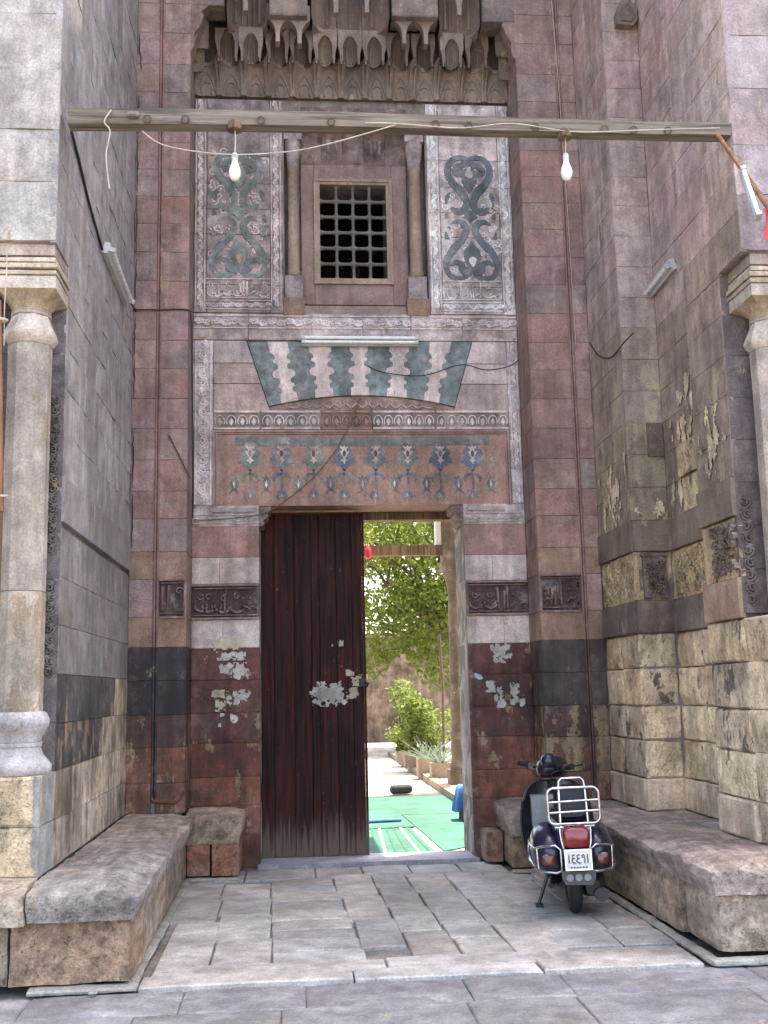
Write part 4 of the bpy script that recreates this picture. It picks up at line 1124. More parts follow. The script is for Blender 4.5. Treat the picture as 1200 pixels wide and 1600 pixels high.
# broken stone with a pale scar
course(rw, (XN, 9.05), R(-90), .42, .86, 2.99, 3.27, 2, lambda x, z, k: C(190, 172, 138), 'lime', d=.05, out=.018, rough=.01)
course(rw, (XN, 9.05), R(-90), .38, .84, 3.285, 3.56, .22, lambda x, z, k: C(188, 168, 134, .9), 'lime', d=.05, out=.03, rough=.012)
def ragged(O, rz, u0, z0, w, h, rag, seed, dens=.30):
    """flaked area of the wall where the pale stone shows: thin ragged islands"""
    c = .012; b = MB(); idx = {}; so = Vector((seed*3.7, seed*1.3, seed*.7)); nx, nz = int(w/c)+1, int(h/c)+1
    def vt(i, j):
        if (i, j) not in idx: idx[(i, j)] = len(b.v); b.v.append((u0+i*c+noise.noise(Vector((i*.8, j*.8, 1))+so)*c*.7, -.003-.003*abs(noise.noise(Vector((i*.4, j*.4, 2))+so)), z0+j*c+noise.noise(Vector((i*.8, j*.8, 6))+so)*c*.7))
        return idx[(i, j)]
    for i in range(nx):
        for j in range(nz):
            uu, vv = (i+.5)*c/w*2-1, (j+.5)*c/h*2-1
            n_ = noise.fractal(Vector((i*c*9, j*c*5, 0))+so, .8, 2.1, 6)
            if n_ > -dens+.9*max(0, (uu*uu+vv*vv)**.5-.45)*rag+.12: b.f.append((vt(i, j), vt(i+1, j), vt(i+1, j+1), vt(i, j+1)))
    if b.f: tag(b.build('flaked_patch', 'lime', rw, (O[0], O[1], 0), (0, 0, rz), C(226, 206, 176, 1., 1.1), fix=False), kind='stuff')
ragged((XA-.008, YP), R(-90), .10, 2.99, .85, .62, 1., 3, .18)
ragged((XN-.008, 9.05), R(-90), .15, 3.50, .75, .62, 1., 5, .12)
ragged((XN-.008, 9.05), R(-90), .05, 3.0, .40, .30, 1., 8, .10)
ragged((XC-.008, 7.75), R(-90), .10, 3.05, .50, .60, 1., 11, .12)
ragged((XA+.01, 9.05-.012), 0, .02, 3.0, .28, .25, 1., 14, .14)
MB().box(0, .14, -.016, .05, 0, .30).build('niche_block', 'stone', rw, (XA+.18, 9.05, 3.55), color=C(104, 88, 80))

# ================================================================== CORNER COLUMNS
def corner_column(cx, cy, label):
    root = empty('corner_column', (cx, cy, 1.14)); tag(root, label, 'column', 'corner columns of the portal')
    a0 = R(22.5)
    MB().lathe([(.185, 0), (.200, .02), (.200, .055), (.185, .075), (.150, .115), (.135, .155), (.135, .163)], 24, a0=a0).lathe([(.140, .165), (.142, .18), (.140, .19)], 24, a0=a0).lathe(
        [(.135, .192), (.140, .22), (.160, .255), (.180, .29), (.182, .325), (.165, .36), (.150, .372)], 24, a0=a0).build('base', 'smooth', root, color=C(176, 172, 172), sm=40)
    pr = [(.140, .372), (.142, .40), (.140, 1.1), (.138, 1.8), (.136, 2.4), (.139, 2.66), (.136, 2.675)]
    MB().lathe(pr[:3], 8, a0=a0).build('shaft_drum', 'stone', root, color=C(170, 160, 146, .82), sm=10)
    MB().lathe(pr[2:], 8, a0=a0).build('shaft_drum', 'stone', root, (0, 0, .004), color=C(158, 147, 138), sm=10)
    MB().lathe([(.140, 2.68), (.166, 2.71), (.174, 2.74), (.158, 2.78), (.130, 2.84), (.122, 2.87)], 8, a0=a0).build('collar', 'stone', root, color=C(176, 164, 154), sm=35)
    MB().lathe([(.124, 2.872), (.128, 2.88), (.124, 2.888), (.120, 2.892), (.126, 2.90), (.120, 2.91)], 16, a0=a0).build('ring', 'stone', root, color=C(160, 146, 134), sm=40)
    cap = MB(); n = 16; v = []
    for t in range(7):
        f = t/6
        for k in range(n):
            a = 2*math.pi*k/n; c_, s_ = math.cos(a), math.sin(a); q = .188/max(abs(c_), abs(s_)); r = .122*(1-f**1.6)+q*f**1.6
            v.append((r*c_, r*s_, 2.91+.10*f))
    cap.add(v, [(t*n+k, t*n+(k+1) % n, (t+1)*n+(k+1) % n, (t+1)*n+k) for t in range(6) for k in range(n)])
    cap.build('capital', 'stone', root, color=C(150, 132, 108), sm=40)
    ab = [( .188, 3.01, 3.09, C(164, 153, 141))]
    for h, z0, z1, c in ab: MB().box(-h, h, -h, h, z0, z1).build('abacus', 'stone', root, color=c)
    return root
corner_column(-1.655, 6.90, 'pale octagonal stone column with bell base, left of the beam')
corner_column(3.275, 6.90, 'pale stone column half cut off at the right edge')
# stepped stones between capital and wall over it
for par, cx, s in ((lw, -1.655, 1), (rw, 3.275, -1)):
    for k, (z0, z1, h, c) in enumerate(((4.235, 4.272, .195, C(160, 145, 129)), (4.278, 4.318, .202, C(166, 154, 136)), (4.324, 4.362, .185, C(174, 162, 146)), (4.368, 4.452, .18, C(152, 138, 129)))):
        a, b = cx-h*(1 if s < 0 else 7), cx+h*(1 if s > 0 else 7)
        me = rock_mesh(b-a, .42+h-.2, z1-z0, .012, .006, .08)
        link('impost_stone', me, 'stone', par, (a, 6.90-h, z0), color=vary(c, .05))

# ================================================================== BENCHES
BS = C(152, 145, 137)
def bench(label, slabs, bases, curbs, loc):
    root = empty('stone_bench', loc); tag(root, label, 'bench')
    ox, oy, oz = loc
    for (x0, x1, y0, y1, z0, z1, sd_, er, c) in slabs:
        link('slab', rock_mesh(x1-x0, y1-y0, z1-z0, .010, .010, .045, er, sd_), 'bench', root, (x0-ox, y0-oy, z0-oz), color=vary(c, .04))
    for (x0, x1, y0, y1, z0, z1, r, amp, c) in bases:
        link('base_stone', rock_mesh(x1-x0, y1-y0, z1-z0, r, amp, .07), 'bench', root, (x0-ox, y0-oy, z0-oz), color=vary(c, .07))
    for (x0, x1, y0, y1, z0, z1) in curbs:
        link('curb', rock_mesh(x1-x0, y1-y0, z1-z0, .02, .010, .06), 'pave', root, (x0-ox, y0-oy, z0-oz), color=vary(C(150, 146, 138), .06))
M['bench'] = stone_mat('bench_stone', stain=.3, fine=.40, streak=.45, bump=1.0, pits=.5, dust=.35, bscale=1.6, sscale=(9, 1.1, 9))
RB = C(150, 110, 86); GB = C(150, 134, 118)
bench('long worn stone bench below the dark side wall, wrapping round its corner',
      [(-1.46, -.835, 6.34, 7.5, .37, .565, 'es', 0.061, BS), (-1.46, -.84, 7.505, 8.7, .37, .562, 'e', 0.050, C(150, 138, 130)), (-1.46, -.845, 8.705, 10.04, .37, .562, 'e', 0.043, C(152, 140, 130)),
       (-3.3, -1.465, 6.32, 6.70, .36, .575, 's', 0.072, C(182, 164, 144)), (-.94, -.425, 9.86, 10.545, .30, .560, 'es', 0.036, C(172, 148, 126))],
      [(-1.56, -.90, 6.44, 7.05, .03, .375, .015, .012, C(158, 130, 108)), (-1.45, -.905, 7.055, 7.75, .03, .375, .01, .009, GB), (-1.45, -.91, 7.755, 8.55, .03, .375, .01, .009, C(152, 130, 108)),
       (-1.45, -.915, 8.555, 9.2, .03, .375, .01, .009, GB), (-1.45, -.92, 9.205, 10.0, .03, .375, .01, .009, C(146, 124, 106)),
       (-2.6, -1.565, 6.46, 6.7, .03, .37, .015, .012, C(144, 128, 110)), (-3.3, -2.605, 6.45, 6.7, .03, .37, .015, .012, C(150, 130, 110)),
       (-.92, -.712, 9.90, 10.5, .03, .305, .012, .010, C(142, 98, 80)), (-.706, -.46, 9.89, 10.5, .03, .305, .012, .010, C(150, 104, 82))],
      [(-1.45, -.85, 6.38, 6.52, -.01, .030), (-.93, -.865, 6.53, 7.6, -.01, .028), (-.94, -.865, 7.61, 9.1, -.01, .026), (-.95, -.87, 9.11, 9.87, -.01, .025), (-.94, -.44, 9.84, 9.96, -.01, .025)], (-1.2, 8.0, 0))
bench('long worn stone bench behind the scooter, below the limestone wall',
      [(2.405, 3.03, 6.37, 7.3, .37, .565, 'ws', 0.068, C(158, 142, 132)), (2.41, 3.03, 7.305, 8.3, .37, .562, 'w', 0.058, C(156, 140, 128)), (2.41, 3.27, 8.305, 9.4, .37, .562, 'w', 0.054, C(158, 141, 130)), (2.40, 2.94, 9.405, 10.05, .37, .560, 'w', .05, C(150, 134, 122)),
       (1.88, 2.40, 9.70, 10.545, .30, .560, 'ws', 0.050, C(152, 134, 120)), (3.035, 4.2, 6.32, 6.72, .36, .562, 's', 0.065, C(162, 146, 130)), (3.03, 3.27, 7.1, 8.30, .40, .560, '', 0, BS)],
      [(2.47, 3.05, 6.46, 7.05, .03, .375, .05, .010, C(168, 148, 130)), (2.455, 3.0, 7.055, 7.55, .03, .375, .012, .009, C(164, 140, 118)), (2.45, 3.0, 7.555, 8.25, .03, .375, .01, .009, C(156, 134, 114)),
       (2.45, 3.0, 8.255, 9.0, .03, .375, .01, .009, C(146, 126, 108)), (2.45, 3.0, 9.005, 9.8, .03, .375, .01, .009, C(146, 126, 108)), (3.055, 4.2, 6.48, 6.8, .03, .37, .02, .01, C(160, 142, 124)),
       (1.93, 2.44, 9.80, 10.5, .02, .305, .02, .012, C(148, 120, 98)), (1.76, 1.92, 10.18, 10.53, .02, .30, .015, .010, C(140, 108, 90))],
      [(2.385, 2.46, 6.36, 7.7, -.01, .030), (2.39, 2.46, 7.71, 9.7, -.01, .028), (2.38, 3.0, 6.34, 6.45, -.01, .035), (3.01, 4.2, 6.36, 6.47, -.01, .03), (1.90, 2.45, 9.68, 9.79, -.01, .025)], (2.7, 8.0, 0))

# ================================================================== DOOR
door = empty('door_leaf', (.2, YF+.30, .03)); tag(door, 'closed dark red brown plank door leaf with peeling paint and a torn notice', 'door')
dx0, dx1 = DX0+.004, .715
cuts = [0, .13, .33, .50, .58, .75, .905, dx1-dx0]
for i in range(len(cuts)-1):
    me = block_mesh(cuts[i+1]-cuts[i]-.004, DZ-.05-random.uniform(0, .012), .05, .003, .004, .25)
    link('plank', me, 'door', door, (dx0+cuts[i]-.2, random.uniform(-.004, .004), 0))
MB().box(dx1-.2+.002, dx1-.2+.022, -.012, .06, 0, DZ-.05).build('edge_strip', 'door', door)
for z in (.5, 1.75, 2.9): MB().box(dx0-.2, dx1-.2, .055, .11, z, z+.16).build('ledge', 'oldwood', door)
MB().box(dx0-.2, dx1-.2, .045, .058, 0, DZ-.06).build('light_stop_board', 'oldwood', door)  # unseen board, added to stop light leaking between the planks
lk = MB().box(dx1-.2-.05, dx1-.2+.02, -.035, 0, 1.60, 1.68).tube([(dx1-.19, -.03, 1.64), (dx1-.16, -.06, 1.63), (dx1-.18, -.07, 1.60)], .012, 8)
lk.build('lock', 'cable', door)
thr = MB().prismz([(DX0-.02, YF-.10), (DX1+.03, YF-.12), (DX1-.002, YF+.02), (DX1-.002, YF+.40), (DX0+.002, YF+.40), (DX0+.002, YF+.02)], -.02, .028)
to = thr.build('threshold', 'pave', facade, color=C(150, 146, 156))
MB().box(DX0, DX1, T-.16, T-.002, DZ-.07, DZ+.04).build('door_header', 'oldwood', facade)

# torn notices -----------------------------------------------------------
def scraps(name, label, X, Yp, Zc, items, normal=0):
    """what is left of pasted paper: ragged islands of thin sheet"""
    root = empty(name, (X, Yp, Zc)); tag(root, label, 'notice')
    for q, (cx, cz, w, h, mt, rag) in enumerate(items):
        c = max(.0045, min(w, h)/22); nx, nz = int(w/c)+1, int(h/c)+1; so = Vector((X*7+q*3.1, Zc*5, q*1.7)); b = MB(); y = -.0015-.0012*(q % 3); idx = {}
        def vtx(i, j):
            if (i, j) not in idx:
                jx, jz = noise.noise(Vector((i*.9, j*.9, 1))+so)*c*.6, noise.noise(Vector((i*.9, j*.9, 5))+so)*c*.6
                idx[(i, j)] = len(b.v); b.v.append((cx-w/2+i*c+jx, y-.0015*abs(noise.noise(Vector((i*.25, j*.25, 2))+so)), cz-h/2+j*c+jz))
            return idx[(i, j)]
        for i in range(nx):
            for j in range(nz):
                u, v_ = (i+.5)*c/w*2-1, (j+.5)*c/h*2-1
                n_ = noise.fractal(Vector((i*c*20, j*c*20, 0))+so, .8, 2.1, 5)
                if (abs(u)**3+abs(v_)**3)**(1/3)+n_*(.25+rag)*1.5 < .86 and n_*(.4+rag) < .30: b.f.append((vtx(i, j), vtx(i+1, j), vtx(i+1, j+1), vtx(i, j+1)))
        if b.f: tag(b.build('paper_scrap', mt, root, fix=False), kind='stuff')
    return root
S = lambda x, y, Y: at(x, y, Y)
def px_items(lst, X, Zc, Y):
    out = []
    for x0, y0, x1, y1, mt, rag in lst:
        a, b, c, d = rect(x0, y0, x1, y1, Y); out.append(((a+b)/2-X, (c+d)/2-Zc, b-a, d-c, mt, rag))
    return out
def notice(label, lst, Y):
    X = sum((q[0]+q[2])/2 for q in lst)/len(lst); yy = sum((q[1]+q[3])/2 for q in lst)/len(lst)
    p = at(X, yy, Y); scraps('torn_notice', label, p.x, Y, p.z, px_items(lst, p.x, p.z, Y))
notice('layered torn paper notices on the maroon wall left of the door', [(328, 995, 382, 1016, 'paper2', .10), (338, 1018, 384, 1032, 'paper', .35), (340, 1034, 366, 1056, 'paper', .45), (360, 1036, 389, 1062, 'paper', .30),
        (330, 1078, 352, 1092, 'paper2', .15), (336, 1093, 352, 1112, 'paper2', .5), (354, 1080, 376, 1104, 'paper', .55), (370, 1078, 392, 1096, 'paper', .35), (344, 1112, 352, 1122, 'paper', .4), (360, 1114, 372, 1130, 'paper', .5), (341, 1130, 345, 1136, 'paper', .3)], YF-.010)
notice('white torn paper scraps on the maroon wall right of the door', [(766, 1006, 800, 1030, 'paper', .30), (770, 1028, 790, 1036, 'paper', .5), (758, 1064, 774, 1082, 'paper', .6), (772, 1068, 788, 1102, 'paper', .35), (797, 1066, 812, 1102, 'paper', .45), (812, 1092, 820, 1104, 'paper', .4), (776, 1092, 792, 1106, 'paper', .3)], YF-.010)
notice('small pale blue paper slip on the maroon wall by the doorway', [(741, 1052, 757, 1062, 'paperblue', .25)], YF-.010)
notice('ragged white paper remnant stuck on the dark door leaf', [(488, 1066, 544, 1104, 'paper', .22), (482, 1074, 500, 1090, 'paper', .5), (540, 1046, 558, 1056, 'paper2', .45), (548, 1054, 566, 1072, 'paper2', .5), (544, 1074, 560, 1092, 'paper2', .6), (518, 1000, 536, 1010, 'paper2', .6)], YF+.292)

# ================================================================== BEAM, BULBS, LAMPS, CABLES
by = 6.75
bl, br = at(108, 187, by), at(1141, 205, by)
bm_ = MB(); N = 24; rows = []
for i in range(N+1):
    t = i/N; x = bl.x+(br.x-bl.x)*t; z = bl.z+(br.z-bl.z)*t+.012*math.sin(t*5)
    hh = .049*(1.12-.25*t); w = .05
    q = [noise.noise(Vector((x*2, k, 1)))*.007 for k in range(4)]
    rows.append([(x, by-w, z-hh+q[0]), (x, by+w, z-hh+q[1]), (x, by+w, z+hh+q[2]), (x, by-w, z+hh+q[3])])
v = [p for r_ in rows for p in r_]
bm_.add(v, [(4*i+k, 4*i+(k+1) % 4, 4*i+4+(k+1) % 4, 4*i+4+k) for i in range(N) for k in range(4)]+[(0, 1, 2, 3), (4*N+3, 4*N+2, 4*N+1, 4*N)])
beam = bm_.build('timber_beam', 'beam'); tag(beam, 'weathered squared timber beam spanning the recess between the corner walls', 'beam')
def bz(x): t = (x-bl.x)/(br.x-bl.x); return bl.z+(br.z-bl.z)*t+.012*math.sin(t*5)
for px in (232, 291, 408, 517, 679, 730, 833, 940, 985, 1038):
    p = at(px, 197, by); z = bz(p.x)-.025
    MB().tube([(p.x+.024*math.cos(a), by-.062-.004*math.sin(a), z+.024*math.sin(a)) for a in [2*math.pi*k/12 for k in range(12)]], .005, 6, closed=True).build('iron_ring', 'iron', beam, sm=60)
for px in (210,):
    p = at(px, 186, by); link('knot_block', rock_mesh(.085, .05, .045, .015, .006, .02), 'beam', beam, (p.x-.04, by-.09, p.z-.03))
def bulb(px, label):
    p = at(px, 266, by-.02); root = empty('light_bulb', (p.x, p.y, p.z)); tag(root, label, 'light bulb', 'bulbs hanging from the beam')
    top = bz(p.x)-.05-p.z
    MB().lathe([(.004, -.075), (.022, -.068), (.036, -.045), (.041, -.015), (.036, .012), (.024, .042), (.020, .062)], 16).build('glass', 'bulb', root, sm=60)
    MB().lathe([(.021, .060), (.022, .10), (.017, .115), (.006, .125)], 12).build('socket', 'enamel', root, sm=40)
    MB().tube([(0, 0, .12), (.004, 0, .2), (0, 0, top+.02)], .004, 6).build('cord', 'string', root)
    MB().lathe([(.05, top-.03), (.055, top), (.05, top+.025)], 10).build('ceiling_rose', 'oldwood', root, sm=40)
bulb(367, 'white glass bulb hanging from the beam before the faded left panel')
bulb(885, 'white glass bulb hanging from the beam near the right pier')

def lamp(name, label, p0, p1, nrm, tubes=1, body=.05):
    p0, p1, nrm = Vector(p0), Vector(p1), Vector(nrm).normalized(); L = (p1-p0).length
    root = empty(name, (p0+p1)/2); tag(root, label, 'lamp')
    u = (p1-p0).normalized(); w = u.cross(nrm); Mx = Matrix((u, nrm, w)).transposed().to_4x4()
    def put(b, nm, mt, **k): b.xf(Mx); return b.build(nm, mt, root, **k)
    put(MB().box(-L/2, L/2, .0, .045, -body/2, body/2), 'housing', 'enamel')
    for k in range(tubes):
        o = (k-(tubes-1)/2)*.045
        put(MB().tube([(-L/2+.03, .07, o), (L/2-.03, .07, o)], .016, 10), 'tube', 'tube', sm=50)
        for s in (-1, 1): put(MB().box(s*(L/2-.018)-.014, s*(L/2-.018)+.014, .04, .095, o-.018, o+.018), 'end_cap', 'enamel')
    return root
a, b = at(471, 533, YF-.05), at(653, 533, YF-.05); zz_ = (a.z+b.z)/2
lamp('tube_lamp', 'double white fluorescent tube lamp over the striped relieving arch', (a.x, YF-.016, zz_), (b.x, YF-.016, zz_), (0, -1, 0), 2, .10)
lamp('tube_lamp', 'grey fluorescent lamp sloping away on the dark side wall', (XL+.016, 8.30, 5.10), (XL+.016, 9.42, 5.07), (1, 0, -.3), 1, .09)
a, b = Vector((XN-.012, 9.38, 5.05)), Vector((XN-.012, 8.46, 5.09))
lamp('tube_lamp', 'grey fluorescent lamp on the mauve wall niche', a, b, (-1, 0, -.4), 1, .10)
p, q = at(1160, 272, 6.30), at(1192, 350, 5.6)
lamp('tube_lamp', 'white lamp tube on the pole at the right edge', at(1158, 268, 6.45), at(1184, 345, 6.25), (-.3, -1, 0), 1, .04)
pole = MB().tube([at(1122, 212, 6.62), at(1160, 265, 6.4), at(1215, 345, 6.1)], [.014, .016, .018], 8).build('wooden_pole', 'post', sm=50)
tag(pole, 'thin brown pole leaning out from the right end of the beam', 'pole')
fl = MB(); p = at(1192, 325, 6.18); fl.add([], [])
g = [[(p.x+.03*i+.012*math.sin(j*1.3), p.y-.015*math.sin(i*1.8+j*.7), p.z-.05*j-.012*i) for i in range(4)] for j in range(5)]
v = [q for r_ in g for q in r_]; v2 = [(x, y+.004, z) for x, y, z in v]
F = [(j*4+i, j*4+i+1, j*4+5+i, j*4+4+i) for j in range(4) for i in range(3)]
fl.add(v, F); fl.add(v2, [f[::-1] for f in F])
tag(fl.build('red_flag', 'pink', sm=60), 'small faded red cloth hanging from the leaning pole', 'flag')

def cable(name, label, pts, r=.006, mat='cable', sub=6):
    P = [Vector(p) for p in pts]; out = []; n = len(P)
    for i in range(n-1):
        p0, p1, p2, p3 = P[max(0, i-1)], P[i], P[i+1], P[min(n-1, i+2)]
        for j in range(sub):
            t = j/sub; out.append(.5*((2*p1)+(p2-p0)*t+(2*p0-5*p1+4*p2-p3)*t*t+(3*p1-p0-3*p2+p3)*t**3))
    out.append(P[-1])
    o = MB().tube(out, r, 6).build(name, mat, sm=60); return tag(o, label, 'cable')
def onx(x, y, X):
    d = _ray(x, y); return EYE+d*(X/d.x)
xl = XL+.012
cable('cable', 'black cable running from the beam down to the side wall lamp', [onx(112, 206, xl), onx(122, 245, xl), onx(140, 320, xl), onx(160, 390, xl)], .011)
cable('cable', 'black cable across the red pier and down its inner edge', [onx(197, 464, xl), (XL+.03, YP-.02, 5.19), at(206, 484, YP-.02), at(250, 484, YP-.018), at(292, 484, YP-.018), at(298, 496, YP-.02), at(300, 560, YP-.02), at(301, 660, YP-.02), at(302, 740, YP-.02), at(301, 810, YP-.02)], .008)
cable('cable', 'thin wire slanting across the lintel panel to the door corner', [at(563, 620, YF-.02), at(548, 660, YF-.03), at(520, 710, YF-.025), at(480, 755, YF-.02), at(430, 793, YF-.03), at(395, 806, YF-.03), at(330, 812, YF-.025), at(303, 812, YF-.02)], .005, 'oldwood')
cable('cable', 'thin dark wire sagging across the striped arch to the right pier', [at(574, 572, YF-.05), at(600, 582, YF-.04), at(660, 587, YF-.04), at(720, 570, YF-.04), at(760, 578, YF-.04), at(800, 570, YF-.03), at(826, 545, YF-.02)], .005)
cable('cable', 'pale string drooping from the beam across the left panel', [at(625, 193, by-.06), at(560, 212, by-.05), at(500, 228, by-.05), at(440, 238, by-.05), at(350, 241, by-.05), at(260, 228, by-.05), at(222, 205, by-.06)], .004, 'string')
cable('cable', 'pale string stretched along the upper right of the beam', [at(570, 192, by-.065), at(620, 193, by-.065), at(720, 200, by-.06), at(800, 193, by-.07), at(900, 206, by-.065), at(1010, 203, by-.065), at(1125, 200, by-.065)], .004, 'string')
cable('cable', 'loose string end hanging from the left of the beam', [at(174, 172, by-.06), at(163, 190, by-.065), at(172, 205, by-.065), at(166, 240, by-.06), at(168, 270, by-.06), at(171, 295, by-.06)], .005, 'string')
cable('cable', 'dark wire drooping from the pier across the mauve wall', [onx(921, 535, XA-.01), onx(935, 555, XA-.01), onx(955, 558, XA-.01), onx(975, 535, XA-.01), onx(990, 520, XA-.01)], .006)
cable('cable', 'thin dark wire on the red pier slanting to its inner edge', [at(264, 680, YP-.01), at(280, 712, YP-.012), at(297, 748, YP-.015)], .005)
cable('cable', 'pale green string hanging down past the left column capital', [at(11, 388, 6.6), at(10, 430, 6.62), at(7, 480, 6.63), at(6, 540, 6.63)], .004, 'string')
cable('cable', 'long straight cord down the right pier beside its moulding', [at(862, 2, YP-.02), at(874, 150, YP-.02), at(884, 290, YP-.02), at(893, 430, YP-.02), at(900, 540, YP-.02)], .004, 'string')
pst = MB(); pa, pb_ = at(-2, 800, 6.55), at(-1, 470, 6.6)
pst.tube([pa-Vector((.02, 0, 0)), pb_-Vector((.035, 0, 0))], [.05, .045], 10)
po_ = pst.build('wooden_post', 'post', sm=40); tag(po_, 'orange brown wooden post at the left edge beside the pale column', 'post')
for y_ in (500, 775):
    p = at(0, y_, 6.58); MB().tube([(p.x-.02+.062*math.cos(a), p.y+.062*math.sin(a), p.z+.01*math.sin(a)) for a in [2*math.pi*k/14 for k in range(14)]], .008, 6, closed=True).build('binding', 'string', po_)
# the post stands on the block under the column
MB().tube([(pa.x-.02, 6.56, .58), (pa.x-.02, 6.55, pa.z)], .045, 10).build('post_foot', 'oldwood', po_)
# ================================================================== COURTYARD BEYOND THE DOOR
court = MB().box(-20, 30, T-.02, 60, -.04, .0).build('courtyard_floor', 'courtstone'); tag(court, kind='structure')
plat = MB().prismz([(2.36, 15.4), (9, 15.4), (9, 27), (2.52, 27)], 0, .10).build('arcade_step', 'courtstone'); tag(plat, kind='structure')
cz_ = [15.4, 17.2, 19.5, 22, 24.5, 27]
for i in range(5):
    link('kerb_stone', rock_mesh(.16, cz_[i+1]-cz_[i]-.01, .115, .015, .006, .2), 'ochre', plat, (2.27+.012*i, cz_[i], 0))
cw = MB().box(-14, 16, 34, 34.5, 0, 3.2).build('courtyard_wall', 'cwall'); tag(cw, 'brown stone wall across the far side of the sunny courtyard', 'wall')
MB().box(-14, 16, 33.9, 34.6, 3.2, 3.32).build('coping', 'courtstone', cw)

def green_mat(label, poly, z, stripes=None):
    root = MB().prismz(poly, z, z+.008).build('green_mat', 'mat'); tag(root, label, 'mat', 'green prayer mats on the courtyard floor')
    if stripes:
        a, b, c, d = [Vector(p) for p in poly]
        for k in range(9):
            t = (k+.5)/9; p = a+(b-a)*t; q = d+(c-d)*t; n = (q-p).normalized(); w = Vector((-n.y, n.x))*.012
            MB().prismz([tuple(p+w), tuple(p-w), tuple(q-w), tuple(q+w)][::-1], z+.009, z+.012).build('stripe', 'white' if k % 3 == 1 else 'matdark', root)
    return root
M['matdark'] = plain('dark_green', (.012, .085, .055), .9, var=.3)
def G(x, y): p = gz(x, y); return (p.x, p.y)
green_mat('striped green mat lying askew nearest the threshold', [G(520, 1340), G(688, 1339), G(638, 1291), G(545, 1296)], .002, True)
green_mat('large plain green mat at the right beside the blue cloth', [G(694, 1331), (1.9, gz(735, 1322).y), (2.35, gz(735, 1272).y), G(628, 1274)], .004)
green_mat('wide green mat farthest into the court', [(.7, 14.35), (2.33, 14.2), (2.32, 16.7), (.7, 16.8)], .006)
green_mat('small green mat in the middle, partly under the others', [(.5, 12.9), (1.42, 13.0), (1.38, 14.3), (.5, 14.3)], .010)
e0, e1 = gz(572, 1289), gz(626, 1286)
o = MB().tube([(e0.x, e0.y, .03), ((e0.x+e1.x)/2, e0.y+.03, .035), (e1.x, e1.y, .03)], .028, 8).build('rolled_mat', 'matblue', sm=60); tag(o, 'thin dark blue roll lying across the green mats', 'rolled mat')
p = gz(628, 1243); bag = rock_mesh(.36, .22, .13, .06, .012, .03)
o = link('dark_bag', bag, 'shoe', None, (p.x-.18, p.y, .016)); tag(o, 'small dark bag at the far edge of the green mats', 'bag')
# blue cloth over a low stool
p = gz(716, 1285); sx, sy = p.x+.06, p.y
st = MB().box(-.02, .26, 0, .26, .36, .40)
stool = st.build('low_stool', 'oldwood', None, (sx, sy, 0)); tag(stool, 'low stool hidden under blue cloth just inside the doorway', 'stool')
for x, y in ((0, .02), (.22, .02), (0, .22), (.22, .22)): MB().box(x-.015, x+.015, y-.015, y+.015, 0, .36).build('leg', 'oldwood', stool)
def drape(nm, mat, label, cx, cy, hw, hd, zt, zb0, seed):
    b = MB(); n = 40; rows = []
    for j, (f, z) in enumerate(((0., zt), (.5, zt+.005), (.85, zt), (1., zt-.03), (1.06, zt-.12), (1.12, (zt+zb0)/2), (1.2, zb0))):
        for k in range(n):
            a = 2*math.pi*k/n; c_, s_ = math.cos(a), math.sin(a); q = 1/max(abs(c_), abs(s_))**.7
            fold = 1+(.09*math.sin(a*7+seed)+.05*math.sin(a*13+seed*2))*max(0, j-2)/4
            rows.append((cx+hw*c_*q*f*fold, cy+hd*s_*q*f*fold, z+.02*math.sin(a*3+seed)*(j/6)))
    b.add(rows, [(j*n+k, j*n+(k+1) % n, (j+1)*n+(k+1) % n, (j+1)*n+k) for j in range(6) for k in range(n)])
    tag(b.build(nm, mat, sm=70), label, 'cloth')
drape('blue_cloth', 'blue', 'light blue cloth draped over a low stool inside the doorway', sx+.12, sy+.14, .17, .16, .42, .12, 1.)
drape('blue_cloth', 'blue2', 'dark blue cloth heaped on the floor right inside the doorway', sx+.20, sy-.14, .17, .11, .26, .012, 2.)
# arcade column, beam and lantern
cx_, cy_ = 2.66, 17.5
cc = empty('court_column', (cx_, cy_, .10)); tag(cc, 'slender ochre stone column of the courtyard arcade seen through the door', 'column')
MB().box(-.19, .19, -.19, .19, 0, .22).build('plinth', 'ochre2', cc)
MB().lathe([(.17, .22), (.175, .30), (.145, .36), (.15, .62), (.13, .70), (.16, .76), (.15, .80), (.125, .84)], 8, a0=R(22.5)).build('base', 'ochre2', cc, sm=30)
MB().lathe([(.125, .84), (.13, 1.5), (.125, 2.4), (.115, 3.0)], 20).build('shaft', 'ochre2', cc, sm=60)
MB().lathe([(.115, 3.0), (.135, 3.02), (.12, 3.06), (.13, 3.15), (.19, 3.32), (.2, 3.36)], 16).build('capital', 'ochre2', cc, sm=40)
MB().box(-.23, .23, -.2, .2, 3.36, 3.52).build('abacus', 'ochre2', cc)
MB().box(-.2, .6, -.18, .18, 3.52, 4.7).build('impost', 'ochre2', cc)
zb = at(630, 860, 17.4).z
ab = MB().box(-3, cx_-.2, 17.38, 17.52, zb-.08, zb+.08).build('arcade_beam', 'oldwood'); tag(ab, 'dark timber tie beam of the arcade seen through the doorway', 'beam')
p = at(575, 858, 17.3)
rl = empty('red_lantern', (p.x, 17.33, zb-.09)); tag(rl, 'small red lantern on the arcade tie beam', 'lantern')
MB().lathe([(.02, -.05), (.05, -.03), (.055, .05), (.045, .12), (.02, .15), (.012, .19)], 12).build('shade', 'red', rl, sm=40)
MB().tube([(0, 0, .18), (0, .02, .22)], .006, 6).build('hook', 'iron', rl)
